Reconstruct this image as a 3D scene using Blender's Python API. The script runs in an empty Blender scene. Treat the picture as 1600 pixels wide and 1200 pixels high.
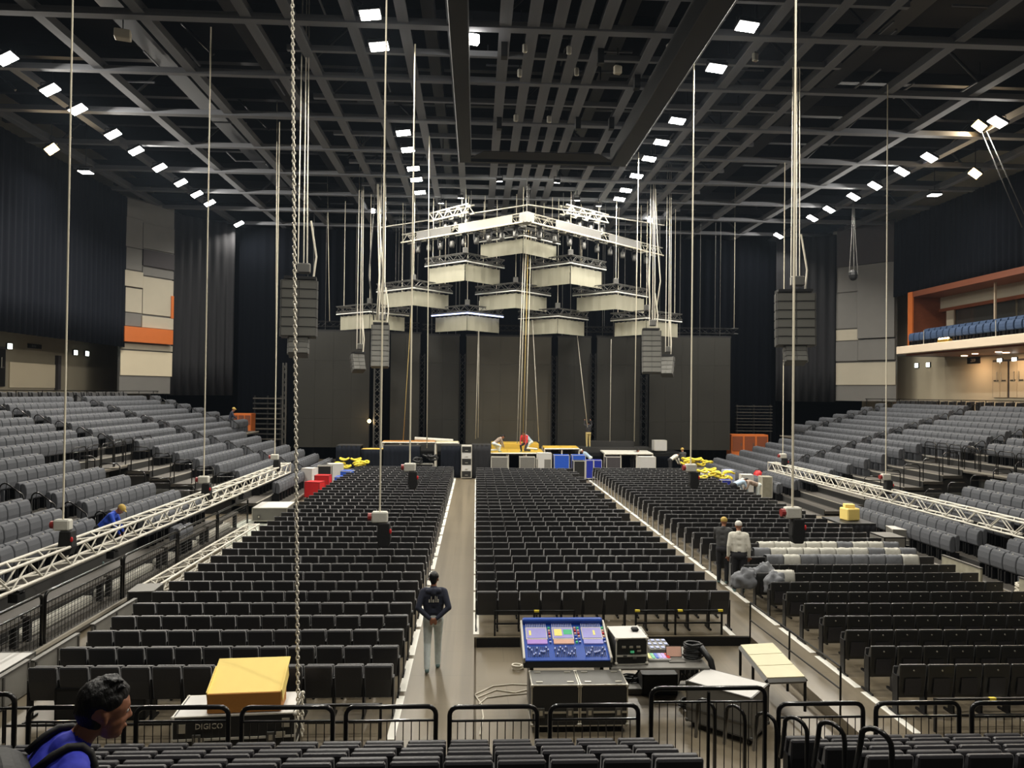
import bpy, bmesh, math, random
import numpy as np
from mathutils import Vector, Matrix, Quaternion, noise

random.seed(7)
SC = bpy.context.scene
COL = SC.collection
PI = math.pi

# ------------------------------------------------------------------ camera
FPX, YAW, PITCH, ROLL = 1150.0, 0.0487, 0.0122, 0.011
CAMP = Vector((0, 0, 5.0))
CR = (Matrix.Rotation(-YAW, 3, 'Z') @ Matrix.Rotation(PI / 2 + PITCH, 3, 'X') @ Matrix.Rotation(ROLL, 3, 'Z'))
_cd = bpy.data.cameras.new('camera'); _cd.sensor_width = 36; _cd.lens = 36 * FPX / 1600
_cd.clip_start = 0.05; _cd.clip_end = 300
_co = bpy.data.objects.new('camera', _cd); COL.objects.link(_co)
_co.matrix_world = Matrix.Translation(CAMP) @ CR.to_4x4()
SC.camera = _co

# ------------------------------------------------------------------ world, exposure
W = bpy.data.worlds.new('world'); SC.world = W; W.use_nodes = True
W.node_tree.nodes['Background'].inputs[0].default_value = (0.85, 0.92, 1.0, 1)
W.node_tree.nodes['Background'].inputs[1].default_value = 0.10
SC.view_settings.view_transform = 'Standard'; SC.view_settings.look = 'None'
SC.view_settings.exposure = 0.5; SC.view_settings.gamma = 1.0
SC.view_settings.use_curve_mapping = False
HAZE = 0.00014                          # thin haze hanging in the hall
_vs = W.node_tree.nodes.new('ShaderNodeVolumeScatter'); _vs.inputs['Density'].default_value = HAZE; _vs.inputs['Color'].default_value = (.62, .78, 1, 1); _vs.inputs['Anisotropy'].default_value = .5
W.node_tree.links.new(_vs.outputs[0], W.node_tree.nodes['World Output'].inputs['Volume'])
FLOOD_W, OUTER_W = 330.0, 330.0        # power of one ceiling floodlight: inner rows, outer rows
WARM_W = 160.0                         # the warm spotlights on the side walls


def ray(px, py):
    return CR @ Vector(((px - 800) / FPX, -(py - 600) / FPX, -1))
def at(px, py, Y):
    d = ray(px, py); return CAMP + d * (Y / d.y)
def onz(px, py, z):
    d = ray(px, py); return CAMP + d * ((z - 5) / d.z)
def atx(px, py, X):
    d = ray(px, py); return CAMP + d * (X / d.x)
def proj(p):
    q = CR.transposed() @ (Vector(p) - CAMP)
    if q.z > -0.1: return (-9999, -9999)
    return (800 + FPX * q.x / -q.z, 600 - FPX * q.y / -q.z)

# ------------------------------------------------------------------ materials
def lin(c):
    return tuple(((v / 255) / 12.92 if v / 255 <= .04045 else ((v / 255 + .055) / 1.055) ** 2.4) for v in c)
MATS = {}
def mat(name, rgb, rough=.6, metal=0., var=.12, scale=8., bump=0., stretch=None, emis=0., spec=.5, coat=0., alpha=1., trans=0., sheen=0.):
    m = bpy.data.materials.new(name); m.use_nodes = True
    nt = m.node_tree; b = nt.nodes['Principled BSDF']; L = nt.links
    c = lin(rgb)
    b.inputs['Roughness'].default_value = rough; b.inputs['Metallic'].default_value = metal
    b.inputs['Specular IOR Level'].default_value = spec
    if sheen: b.inputs['Sheen Weight'].default_value = sheen; b.inputs['Sheen Roughness'].default_value = .35; b.inputs['Sheen Tint'].default_value = (1, 1, 1, 1)
    if coat: b.inputs['Coat Weight'].default_value = coat
    if trans: b.inputs['Transmission Weight'].default_value = trans
    if alpha < 1: b.inputs['Alpha'].default_value = alpha
    tc = nt.nodes.new('ShaderNodeTexCoord'); mp = nt.nodes.new('ShaderNodeMapping')
    L.new(tc.outputs['Object'], mp.inputs['Vector'])
    if stretch: mp.inputs['Scale'].default_value = stretch
    n = nt.nodes.new('ShaderNodeTexNoise'); n.inputs['Scale'].default_value = scale; n.inputs['Detail'].default_value = 4
    L.new(mp.outputs['Vector'], n.inputs['Vector'])
    r = nt.nodes.new('ShaderNodeMixRGB'); r.blend_type = 'MIX'
    r.inputs[1].default_value = (*[max(0, v * (1 - var)) for v in c], 1)
    r.inputs[2].default_value = (*[min(1, v * (1 + var)) for v in c], 1)
    L.new(n.outputs['Fac'], r.inputs[0]); L.new(r.outputs[0], b.inputs['Base Color'])
    if bump:
        bp = nt.nodes.new('ShaderNodeBump'); bp.inputs['Strength'].default_value = bump; bp.inputs['Distance'].default_value = .02
        L.new(n.outputs['Fac'], bp.inputs['Height']); L.new(bp.outputs[0], b.inputs['Normal'])
    if emis:
        b.inputs['Emission Color'].default_value = (*c, 1); b.inputs['Emission Strength'].default_value = emis
    MATS[name] = m
    return m
def floor_mat():
    m = mat('floor_vinyl', (114, 104, 86), .42, 0, .10, .9, .0, (1, .25, 1))
    nt = m.node_tree; b = nt.nodes['Principled BSDF']; L = nt.links
    old = b.inputs['Base Color'].links[0].from_socket
    tc = nt.nodes['Texture Coordinate']
    mp = nt.nodes.new('ShaderNodeMapping'); mp.inputs['Scale'].default_value = (2.2, .06, 1); L.new(tc.outputs['Object'], mp.inputs['Vector'])
    n2 = nt.nodes.new('ShaderNodeTexNoise'); n2.inputs['Scale'].default_value = 1.6; n2.inputs['Detail'].default_value = 5
    L.new(mp.outputs[0], n2.inputs['Vector'])
    rp = nt.nodes.new('ShaderNodeValToRGB'); rp.color_ramp.elements[0].position = .36; rp.color_ramp.elements[0].color = (.52, .51, .5, 1)
    rp.color_ramp.elements[1].position = .56; rp.color_ramp.elements[1].color = (1, 1, 1, 1); L.new(n2.outputs['Fac'], rp.inputs[0])
    mu = nt.nodes.new('ShaderNodeMixRGB'); mu.blend_type = 'MULTIPLY'; mu.inputs[0].default_value = .55
    L.new(old, mu.inputs[1]); L.new(rp.outputs[0], mu.inputs[2])
    br = nt.nodes.new('ShaderNodeTexBrick'); br.inputs['Scale'].default_value = 1; br.offset = .5
    br.inputs['Color1'].default_value = (1, 1, 1, 1); br.inputs['Color2'].default_value = (.93, .93, .93, 1); br.inputs['Mortar'].default_value = (.7, .7, .7, 1)
    br.inputs['Mortar Size'].default_value = .006; br.inputs['Brick Width'].default_value = 2.4; br.inputs['Row Height'].default_value = 1.2
    L.new(tc.outputs['Object'], br.inputs['Vector'])
    m2 = nt.nodes.new('ShaderNodeMixRGB'); m2.blend_type = 'MULTIPLY'; m2.inputs[0].default_value = 1
    L.new(mu.outputs[0], m2.inputs[1]); L.new(br.outputs['Color'], m2.inputs[2]); L.new(m2.outputs[0], b.inputs['Base Color'])
    return m
floor_mat()
mat('black_cloth', (25, 25, 28), .45, 0, .25, 40, .1, spec=.6, sheen=1.)
mat('black_plastic', (34, 34, 32), .33, 0, .15, 30, 0, spec=.7, sheen=.2)
mat('black_pad', (42, 41, 45), .4, 0, .15, 30, .1, spec=.6, sheen=.25)
mat('dark_frame', (22, 22, 24), .45, .3, .1, 10)
mat('grey_fabric', (80, 82, 87), .8, 0, .14, 60, .2)
mat('grey_fabric_dark', (62, 64, 68), .85, 0, .15, 50, .2)
mat('blue_fabric', (44, 66, 98), .8, 0, .15, 40, .1)
mat('tread', (74, 70, 64), .7, 0, .2, 3)
mat('tread_edge', (150, 144, 132), .6, 0, .15, 5)
mat('riser_dark', (40, 39, 37), .8, 0, .2, 3)
mat('black_rail', (16, 15, 15), .28, .4, .1, 10, coat=.3)
mat('white_tape', (232, 230, 220), .6, 0, .04, 10)
mat('alu', (196, 192, 180), .38, .75, .08, 12)
mat('alu_paint', (206, 202, 190), .5, .15, .08, 12)
mat('alu_dark', (96, 95, 92), .45, .6, .12, 12)
mat('black_metal', (18, 18, 19), .5, .3, .12, 10)
mat('beam_steel', (114, 116, 121), .85, 0, .1, 4, spec=.15)
mat('ceiling_black', (16, 18, 24), .95, 0, .2, 1, spec=.1)
mat('duct', (40, 42, 47), .6, .2, .15, 3)
mat('mask_black', (34, 33, 31), .7, 0, .1, 2)
mat('curtain_black', (26, 29, 36), .95, 0, .2, 5, 0, (1, 1, .1), spec=.1)
mat('curtain_side', (44, 44, 46), .92, 0, .2, 5, 0, (1, 1, .1), spec=.1)
mat('drape_olive', (62, 62, 58), .9, 0, .2, 6, 0, (1, 1, .15))
mat('back_black', (7, 9, 14), .95, 0, .1, 2, spec=.05)
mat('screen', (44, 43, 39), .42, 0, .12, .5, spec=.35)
mat('screen_painted_sheen', (66, 63, 55), .45, 0, .22, .5, spec=.35)  # lighter copy of screen: lit look and smoky sheen are in the colour
mat('banner', (150, 147, 130), .85, 0, .07, 1.2)
mat('white_rope', (222, 214, 192), .6, 0, .05, 20)
mat('steel_chain', (226, 220, 205), .4, .35, .15, 30)
mat('warm_rope', (184, 160, 96), .7, 0, .1, 20)
mat('grille', (84, 83, 78), .6, .2, .12, 60)
mat('cab', (58, 57, 54), .6, 0, .1, 20)
mat('panel_cream', (176, 168, 150), .7, 0, .06, 2)
mat('panel_grey', (112, 110, 106), .7, 0, .08, 2)
mat('panel_dark', (66, 62, 64), .8, 0, .1, 2)
mat('wall_beige', (148, 140, 122), .8, 0, .1, 1.2)
mat('wall_pale', (206, 194, 168), .8, 0, .05, 2)
mat('orange_panel', (196, 104, 44), .55, 0, .08, 3)
mat('wood_orange', (122, 66, 40), .5, 0, .18, 3, 0, (1, .2, 3))
mat('slab_white', (226, 208, 184), .6, 0, .04, 2)
mat('glass_dark', (58, 60, 60), .08, 0, .15, 1, alpha=.55, spec=.8)
mat('glass_clear', (170, 190, 185), .05, 0, .05, 1, alpha=.14)
mat('mullion', (196, 178, 154), .5, .1, .05, 5)
mat('gold', (212, 170, 70), .3, .8, .1, 20)
mat('lens_white', (255, 250, 240), .4, emis=30)
mat('lens_warm', (255, 206, 130), .4, emis=40)
mat('exit_white', (240, 255, 245), .4, emis=4)
mat('down_warm', (255, 210, 160), .4, emis=6)
mat('led_blue', (196, 208, 255), .4, emis=2.0)
mat('led_strip', (236, 236, 232), .4, 0, .03, 10)
mat('sign_black', (12, 12, 12), .5)
mat('sign_text', (176, 168, 150), .6)
mat('case_black', (28, 28, 27), .55, 0, .15, 10)
mat('case_grey', (112, 110, 104), .6, 0, .12, 6)
mat('case_top', (92, 91, 86), .6, 0, .12, 6)
mat('case_lid', (198, 196, 192), .55, 0, .05, 5)
mat('console_blue', (38, 78, 168), .38, 0, .1, 6)
mat('console_key', (166, 176, 216), .5, 0, .1, 20)
mat('screen_violet', (140, 136, 186), .3, emis=.3)
mat('screen_green', (70, 160, 110), .3, emis=.35)
mat('screen_yellow', (206, 196, 110), .3, emis=.35)
mat('screen_pink', (160, 128, 190), .3, emis=.25)
mat('screen_orange', (190, 150, 130), .3, emis=.25)
mat('red', (196, 32, 36), .5, 0, .12, 10)
mat('red_dark', (140, 40, 38), .5, 0, .12, 10)
mat('blue', (36, 84, 190), .5, 0, .12, 10)
mat('deep_blue', (28, 44, 150), .5, 0, .12, 10)
mat('yellow', (226, 204, 60), .55, 0, .15, 12)
mat('deck_yellow', (206, 170, 66), .5, 0, .12, 2)
mat('deck_cream', (206, 198, 164), .55, 0, .1, 3)
mat('cardboard', (176, 118, 50), .8, 0, .1, 6)
mat('cardboard_yellow', (250, 222, 130), .75, 0, .05, 5)
mat('cable_black', (20, 20, 21), .5, 0, .1, 20)
mat('cable_white', (206, 200, 184), .6, 0, .1, 20)
mat('cloth_grey', (116, 118, 122), .85, 0, .15, 12, .2)
mat('cloth_pale', (196, 194, 184), .85, 0, .12, 12, .2)
mat('concrete_board', (150, 146, 128), .85, 0, .35, 5, .2)
mat('pale_floor', (186, 190, 178), .6, 0, .06, 2)
mat('skin', (150, 100, 74), .55, 0, .06, 10)
mat('skin_dark', (112, 72, 52), .5, 0, .08, 10)
mat('hair', (11, 10, 11), .5, 0, .4, 60, .5, (1, 1, .3), spec=.35)
mat('shirt_blue', (38, 48, 178), .75, 0, .12, 14, .1)
mat('shirt_royal', (36, 76, 190), .75, 0, .12, 14, .1)
mat('navy', (38, 42, 58), .85, 0, .12, 14, .1)
mat('jeans', (206, 214, 212), .85, 0, .22, 14, .1)
mat('shoe', (96, 120, 118), .6, 0, .3, 20)
mat('hoodie_grey', (62, 62, 62), .85, 0, .12, 14, .1)
mat('shirt_white', (222, 218, 204), .8, 0, .06, 14, .1)
mat('shirt_pale_blue', (168, 188, 206), .8, 0, .08, 14, .1)
mat('shirt_beige', (150, 132, 118), .8, 0, .1, 14, .1)
mat('shirt_red', (200, 40, 44), .8, 0, .08, 14, .1)
mat('pants_dark', (34, 34, 38), .85, 0, .1, 14)
mat('pants_khaki', (170, 152, 100), .85, 0, .1, 14)
mat('cap_yellow', (190, 160, 80), .7, 0, .1, 14)
mat('cap_white', (220, 216, 206), .7, 0, .06, 14)
mat('bag_black', (15, 15, 15), .7, 0, .2, 20, .2)
mat('bag_grey', (42, 39, 36), .7, 0, .1, 20, .1)

# ------------------------------------------------------------------ mesh helpers
def wloc(o):
    v = Vector((0, 0, 0))
    while o is not None:
        v += o.location; o = o.parent
    return v
class MB:
    """collects shapes in world coordinates; build() links them as one mesh object"""
    def __init__(s): s.v = []; s.f = []
    def add(s, vs, fs):
        k = len(s.v); s.v += [Vector(p) for p in vs]; s.f += [tuple(i + k for i in q) for q in fs]; return s
    def box(s, x0, x1, y0, y1, z0, z1):
        return s.add([(x0, y0, z0), (x1, y0, z0), (x1, y1, z0), (x0, y1, z0), (x0, y0, z1), (x1, y0, z1), (x1, y1, z1), (x0, y1, z1)],
                     [(0, 3, 2, 1), (4, 5, 6, 7), (0, 1, 5, 4), (1, 2, 6, 5), (2, 3, 7, 6), (3, 0, 4, 7)])
    def obox(s, c, size, R=None):
        R = R or Matrix.Identity(3); c = Vector(c); hx, hy, hz = [a / 2 for a in size]
        vs = [c + R @ Vector(p) for p in ((-hx, -hy, -hz), (hx, -hy, -hz), (hx, hy, -hz), (-hx, hy, -hz), (-hx, -hy, hz), (hx, -hy, hz), (hx, hy, hz), (-hx, hy, hz))]
        return s.add(vs, [(0, 3, 2, 1), (4, 5, 6, 7), (0, 1, 5, 4), (1, 2, 6, 5), (2, 3, 7, 6), (3, 0, 4, 7)])
    def tube(s, pts, r, n=6, closed=False):
        pts = [Vector(p) for p in pts]; m = len(pts); k = len(s.v); up = None
        rs = r if isinstance(r, (list, tuple)) else [r] * m
        for i, p in enumerate(pts):
            a = pts[(i - 1) % m] if (i > 0 or closed) else p
            b = pts[(i + 1) % m] if (i < m - 1 or closed) else p
            t = (b - a).normalized() if (b - a).length > 1e-9 else Vector((0, 0, 1))
            if up is None: up = Vector((0, 0, 1)) if abs(t.z) < .9 else Vector((1, 0, 0))
            u = (up - t * up.dot(t))
            if u.length < 1e-4: u = t.orthogonal()
            u.normalize(); w = t.cross(u); up = u
            for j in range(n):
                q = 2 * PI * j / n; s.v.append(p + (u * math.cos(q) + w * math.sin(q)) * rs[i])
        for i in range(m if closed else m - 1):
            for j in range(n):
                a = k + i * n; b = k + ((i + 1) % m) * n
                s.f.append((a + j, a + (j + 1) % n, b + (j + 1) % n, b + j))
        if not closed:
            s.f.append(tuple(k + j for j in range(n))[::-1]); s.f.append(tuple(k + (m - 1) * n + j for j in range(n)))
        return s
    def cyl(s, p, q, r, n=8): return s.tube([p, q], r, n)
    def prism(s, poly, o, U, Wv, D):
        """polygon in the plane (U, Wv) at o, extruded by vector D"""
        o, U, Wv, D = Vector(o), Vector(U), Vector(Wv), Vector(D); n = len(poly)
        a = [o + U * x + Wv * y for x, y in poly]; b = [p + D for p in a]
        fs = [tuple(range(n))[::-1], tuple(range(n, 2 * n))] + [(i, (i + 1) % n, n + (i + 1) % n, n + i) for i in range(n)]
        return s.add(a + b, fs)
    def ball(s, c, r, nu=10, nv=6, R=None):
        c = Vector(c); r = r if isinstance(r, (list, tuple)) else (r, r, r); vs = []; fs = []
        R = R or Matrix.Identity(3)
        for i in range(1, nv):
            t = PI * i / nv
            for j in range(nu):
                q = 2 * PI * j / nu; vs.append(c + R @ Vector((r[0] * math.sin(t) * math.cos(q), r[1] * math.sin(t) * math.sin(q), r[2] * math.cos(t))))
        vs += [c + R @ Vector((0, 0, r[2])), c + R @ Vector((0, 0, -r[2]))]; T = len(vs) - 2; B = T + 1
        for i in range(nv - 2):
            for j in range(nu):
                a = i * nu; b = a + nu; fs.append((a + j, b + j, b + (j + 1) % nu, a + (j + 1) % nu))
        for j in range(nu):
            fs.append((T, j, (j + 1) % nu)); b = (nv - 2) * nu; fs.append((B, b + (j + 1) % nu, b + j))
        return s.add(vs, fs)
    def build(s, name, m, parent=None, smooth=False, bevel=0, seg=1):
        off = wloc(parent) if parent is not None else Vector((0, 0, 0))
        if parent is None:
            xs = [p.x for p in s.v]; ys = [p.y for p in s.v]; zs = [p.z for p in s.v]
            off = Vector(((min(xs) + max(xs)) / 2, (min(ys) + max(ys)) / 2, min(zs)))
        me = bpy.data.meshes.new(name); me.from_pydata([p - off for p in s.v], [], s.f); me.validate()
        bm = bmesh.new(); bm.from_mesh(me); bmesh.ops.recalc_face_normals(bm, faces=bm.faces)
        if bevel: bmesh.ops.bevel(bm, geom=[e for e in bm.edges if e.calc_face_angle(0) > .6], offset=bevel, segments=seg, affect='EDGES', profile=.6)
        bm.to_mesh(me); bm.free()
        if smooth:
            for p in me.polygons: p.use_smooth = True
        me.materials.append(MATS[m] if isinstance(m, str) else m)
        o = bpy.data.objects.new(name, me); COL.objects.link(o)
        if parent is not None: o.parent = parent
        else: o.location = off
        return o
def tag(o, label=None, cat=None, group=None, kind=None):
    if label: o['label'] = label
    if cat: o['category'] = cat
    if group: o['group'] = group
    if kind: o['kind'] = kind
    return o
def thing(name, label, cat, loc=(0, 0, 0), group=None, kind=None):
    o = bpy.data.objects.new(name, None); COL.objects.link(o); o.location = Vector(loc); o.empty_display_size = .2
    return tag(o, label, cat, group, kind)
def copy_tree(o, parent=None):
    c = o.copy(); COL.objects.link(c); c.parent = parent
    for ch in o.children: copy_tree(ch, c)
    return c
_SH = {}
def strut(name, p, q, r, m, parent, n=6):
    """a bar from p to q (world) made from shared mesh data"""
    key = ('cyl', n, m)
    if key not in _SH:
        b = MB().cyl((0, 0, -.5), (0, 0, .5), 1, n); me = bpy.data.meshes.new('bar'); me.from_pydata(b.v, [], b.f)
        for f in me.polygons: f.use_smooth = len(f.vertices) == 4
        me.materials.append(MATS[m]); _SH[key] = me
    p, q = Vector(p), Vector(q); d = q - p
    o = bpy.data.objects.new(name, _SH[key]); COL.objects.link(o); o.parent = parent
    o.location = (p + q) / 2 - wloc(parent); o.rotation_mode = 'QUATERNION'
    o.rotation_quaternion = Vector((0, 0, 1)).rotation_difference(d.normalized()); o.scale = (r, r, d.length)
    return o
def cube(name, c, s, m, parent, rotz=0):
    key = ('cube', m)
    if key not in _SH:
        b = MB().box(-.5, .5, -.5, .5, -.5, .5); me = bpy.data.meshes.new('block'); me.from_pydata(b.v, [], b.f); me.materials.append(MATS[m]); _SH[key] = me
    o = bpy.data.objects.new(name, _SH[key]); COL.objects.link(o); o.parent = parent
    o.location = Vector(c) - wloc(parent); o.scale = s; o.rotation_euler.z = rotz
    return o
def bbox(name, m, parent, x0, x1, y0, y1, z0, z1, bevel=0, smooth=False):
    return MB().box(x0, x1, y0, y1, z0, z1).build(name, m, parent, smooth, bevel)
def text(name, body, size, m, parent, loc, rot, depth=.004):
    cu = bpy.data.curves.new(name, 'FONT'); cu.body = body; cu.size = size; cu.extrude = depth; cu.align_x = 'CENTER'; cu.align_y = 'CENTER'; cu.resolution_u = 2
    t = bpy.data.objects.new('tmp_text', cu); COL.objects.link(t)
    dg = bpy.context.evaluated_depsgraph_get(); me = bpy.data.meshes.new_from_object(t.evaluated_get(dg))
    bpy.data.objects.remove(t); me.name = name; me.materials.clear(); me.materials.append(MATS[m])
    o = bpy.data.objects.new(name, me); COL.objects.link(o); o.parent = parent
    o.location = Vector(loc) - wloc(parent); o.rotation_euler = rot
    return o
ORD = ['first', 'second', 'third', 'fourth', 'fifth', 'sixth', 'seventh', 'eighth', 'ninth', 'tenth', 'eleventh', 'twelfth', 'thirteenth', 'fourteenth',
       'fifteenth', 'sixteenth', 'seventeenth', 'eighteenth', 'nineteenth', 'twentieth'] + [f'{i}th' if i % 10 not in (1, 2, 3) else f'{i}' + {1: 'st', 2: 'nd', 3: 'rd'}[i % 10] for i in range(21, 60)]
def arc(c, r, a0, a1, U, Wv, n=5):
    c, U, Wv = Vector(c), Vector(U), Vector(Wv)
    return [c + U * (r * math.cos(a0 + (a1 - a0) * i / n)) + Wv * (r * math.sin(a0 + (a1 - a0) * i / n)) for i in range(n + 1)]

# ------------------------------------------------------------------ lamps in the roof (built first: they light everything)
ceil_lights = []
LZ = 16.75
def floodlight(label, x, y, z, aim, power, lens='lens_white', group='ceiling floodlights', color=(1, .95, .85), size=(.62, .5)):
    t = thing('floodlight', label, 'floodlight', (x, y, z), group)
    d = Vector(aim).normalized(); q = Vector((0, 0, -1)).rotation_difference(d).to_matrix()
    c = Vector((x, y, z))
    MB().obox(c, (size[0] + .06, size[1] + .06, .12), q).build('housing', 'black_metal', t, bevel=.015)
    for s in (-1, 1):
        MB().obox(c + q @ Vector((s * size[0] * .26, 0, -.075)), (size[0] * .46, size[1] * .94, .03), q).build('lens', lens, t)
    MB().tube([c + q @ Vector((-size[0] * .55, 0, 0)), c + Vector((-size[0] * .55, 0, .22)), c + Vector((size[0] * .55, 0, .22)), c + q @ Vector((size[0] * .55, 0, 0))], .02, 6).build('yoke', 'black_metal', t)
    if z < LZ - .01 or lens == 'lens_warm' or 'rig' in group: strut('hanger_rod', c + Vector((0, 0, .2)), (x, y, 20.2), .02, 'black_metal', t)
    ld = bpy.data.lights.new('flood_light', 'AREA'); ld.shape = 'RECTANGLE'; ld.size = size[0]; ld.size_y = size[1]; ld.energy = power; ld.color = color
    lo = bpy.data.objects.new('flood_light', ld); COL.objects.link(lo); lo.parent = t
    lo.location = q @ Vector((0, 0, -.11)); lo.rotation_mode = 'QUATERNION'; lo.rotation_quaternion = Vector((0, 0, -1)).rotation_difference(d)
    return t
XC = 2.75
inL = [22.9, 25.0, 33.3, 35.6, 38.6, 40.6, 43.2]; inR = [22.8, 25.8, 30.9, 33.6, 36.0, 38.9, 41.7, 43.6]
ouL = [26.9, 29.6, 31.6, 34.6, 36.9, 39.6, 42.4, 44.8, 46.9, 52.6]; ouR = [30.0, 34.7, 37.0, 39.6, 41.9, 44.9, 47.2, 52.6]
for nm, X, ys, ax, P in (('inner left', -3.42, inL, .12, FLOOD_W), ('inner right', 8.45, inR, -.12, FLOOD_W), ('outer left', -16.85, ouL, .55, OUTER_W), ('outer right', 21.95, ouR, -.55, OUTER_W)):
    for i, y in enumerate(ys):
        floodlight(f'white floodlight, {ORD[i]} from the camera in the {nm} ceiling row', X, y, LZ, (ax, -.10, -1), P)
# the same rows run on over the camera, as the light on the near floor shows
for nm, X, ys, ax in (('inner left', -3.42, (6., 14.), .12), ('inner right', 8.45, (6., 14.), -.12)):
    for i, y in enumerate(ys):
        floodlight(f'white floodlight above the picture, {ORD[i]} overhead in the {nm} ceiling row', X, y, LZ, (ax, -.05, -1), FLOOD_W * 1.5)
for lab, px, py, X, ax in (('warm glaring spotlight high on the left wall', 80, 232, -19.5, .8), ('warm glaring spotlight high on the right wall, lower of two', 1524, 270, 25.2, -.8), ('brightest warm spotlight beside the outer right ceiling row', 1531, 196, 22.6, -.8)):
    p = atx(px, py, X); floodlight(lab, p.x, p.y, p.z, (ax, -.55, -.8), WARM_W, 'lens_warm', 'warm spotlights on the side walls', (1, .78, .5), (.5, .4))
for lab, px, py, X in (('small square downlight below the left wall spotlight', 134, 267, -19.5), ('small square downlight below the right wall spotlights', 1460, 303, 25.2)):
    p = atx(px, py, X); floodlight(lab, p.x, p.y, p.z, (0, 0, -1), 60, 'lens_white', 'square downlights on the side walls', (1, .97, .9), (.55, .5))

# ------------------------------------------------------------------ floor with the sunken mixing position
PX0, PX1, PY0, PY1, PZ = 0.02, 5.75, 9.35, 15.12, -0.2
fm = MB()
for x0, x1, y0, y1, z in ((-9.0, PX0, 9.0, 57, 0), (PX1, 15.5, 9.0, 57, 0), (PX0, PX1, PY1, 57, 0), (PX0, PX1, 9.0, PY0, 0), (-26, -9.0, 9., 57, 0), (15.5, 32, 9., 57, 0), (-26, 32, -2, 9.0, 0)):
    fm.box(x0, x1, y0, y1, z - .5, z)
fm.box(PX0, PX1, PY0, PY1, -.5, PZ)
floor = tag(fm.build('floor', 'floor_vinyl'), 'grey brown vinyl arena floor with wheel streaks', 'floor', kind='structure')
bbox('pit_skirt', 'black_metal', floor, PX0 + .05, PX1, PY1 - .03, PY1 - .005, PZ, -.012)
def dash(x, y0, y1, w=.12):
    cube('tape_strip', (x, (y0 + y1) / 2, .003), (w, y1 - y0, .006), 'white_tape', floor)
for x, ya in ((-1.17, 10.7), (.06, 15.3), (6.62, 10.7)):
    y = ya
    while y < 43.5:
        dash(x, y, min(y + 1.52, 44)); y += 1.7
for x in (1.62, 3.55, 5.4): dash(x, 15.15, 15.75, .12)
dash(8.6, 10.55, 11.1, .12); dash(10.0, 10.5, 11.1, .12); dash(-5.5, 10.0, 10.9, .16); dash(-3.6, 10.9, 11.3, .12)
for i, x in enumerate((1.1, 2.9, 4.9)):
    pass
cube('floor_mat', (-8.1, 26.3, .006), (1.5, 5.2, .012), 'pale_floor', floor)
cube('floor_mat', (13.0, 26.6, .006), (1.5, 3.8, .012), 'pale_floor', floor)

# ------------------------------------------------------------------ ceiling: dark roof with a grid of steel beams under it
CZ = 17.0
ceiling = tag(bbox('ceiling', 'ceiling_black', None, -26, 32, -2, 58, 20.2, 20.5), 'black arena roof above a grid of steel beams', 'ceiling', kind='structure')
BX = [-21.0, -17.6, -14.27, -10.89, -7.53, -6.13, -4.2, -2.5, -.9, .82, 1.74, 2.57, 3.31, 4.11, 5.93, 7.63, 9.45, 11.2, 12.75, 16.15, 19.6, 23.0, 26.6]
for x in BX:
    w = .26 if not (.8 < x < 4.2) else .3
    cube('beam', (x, 28.5, CZ + .17), (w, 57, .34), 'beam_steel', ceiling)
    cube('beam', (x, 28.5, CZ + .012), (w + .1, 57, .024), 'beam_steel', ceiling)
ys = [24.09 + 4.25 * i for i in range(-5, 8)]
for i, y in enumerate(ys):
    w = .34 if i % 2 == 1 else .24
    cube('beam', (3, y, CZ + .05), (56, w, .22), 'beam_steel', ceiling)
    cube('beam', (3.2, y + 2.12, CZ + .1), (20, .16, .2), 'beam_steel', ceiling)
for i, y in enumerate([8 + 3.9 * k for k in range(13)]):   # heavier girders, ducts and bracing above the grid
    cube('girder', (3, y, 19.0), (56, .3, .5), 'duct', ceiling)
    for k in range(7):
        x = -20 + 7.6 * k + random.uniform(-1, 1)
        strut('brace', (x, y, 19.0), (x + random.choice((-1.7, 1.7)), y, 17.35), .06, 'duct', ceiling)
for x, w in ((-12.6, .8), (-8.6, .5), (-1.8, .45), (5.1, .5), (10.4, .6), (14.6, .8)):
    cube('duct', (x, 30, 18.3), (w, 52, .45), 'duct', ceiling)
for i in range(60):
    x, y = random.uniform(-7, 13), random.uniform(21, 50)
    cube('hanging_rod', (x, y, 17.65), (.05, .05, .7), 'duct', ceiling)
for i in range(70):
    x, y = random.uniform(-15, 21), random.uniform(21, 52); a = random.choice((0, 1))
    cube('conduit', (x, y, 17.55 + random.uniform(0, .5)), ((1.6, .06, .06) if a else (.06, 1.5, .06)), 'beam_steel', ceiling)
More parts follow.
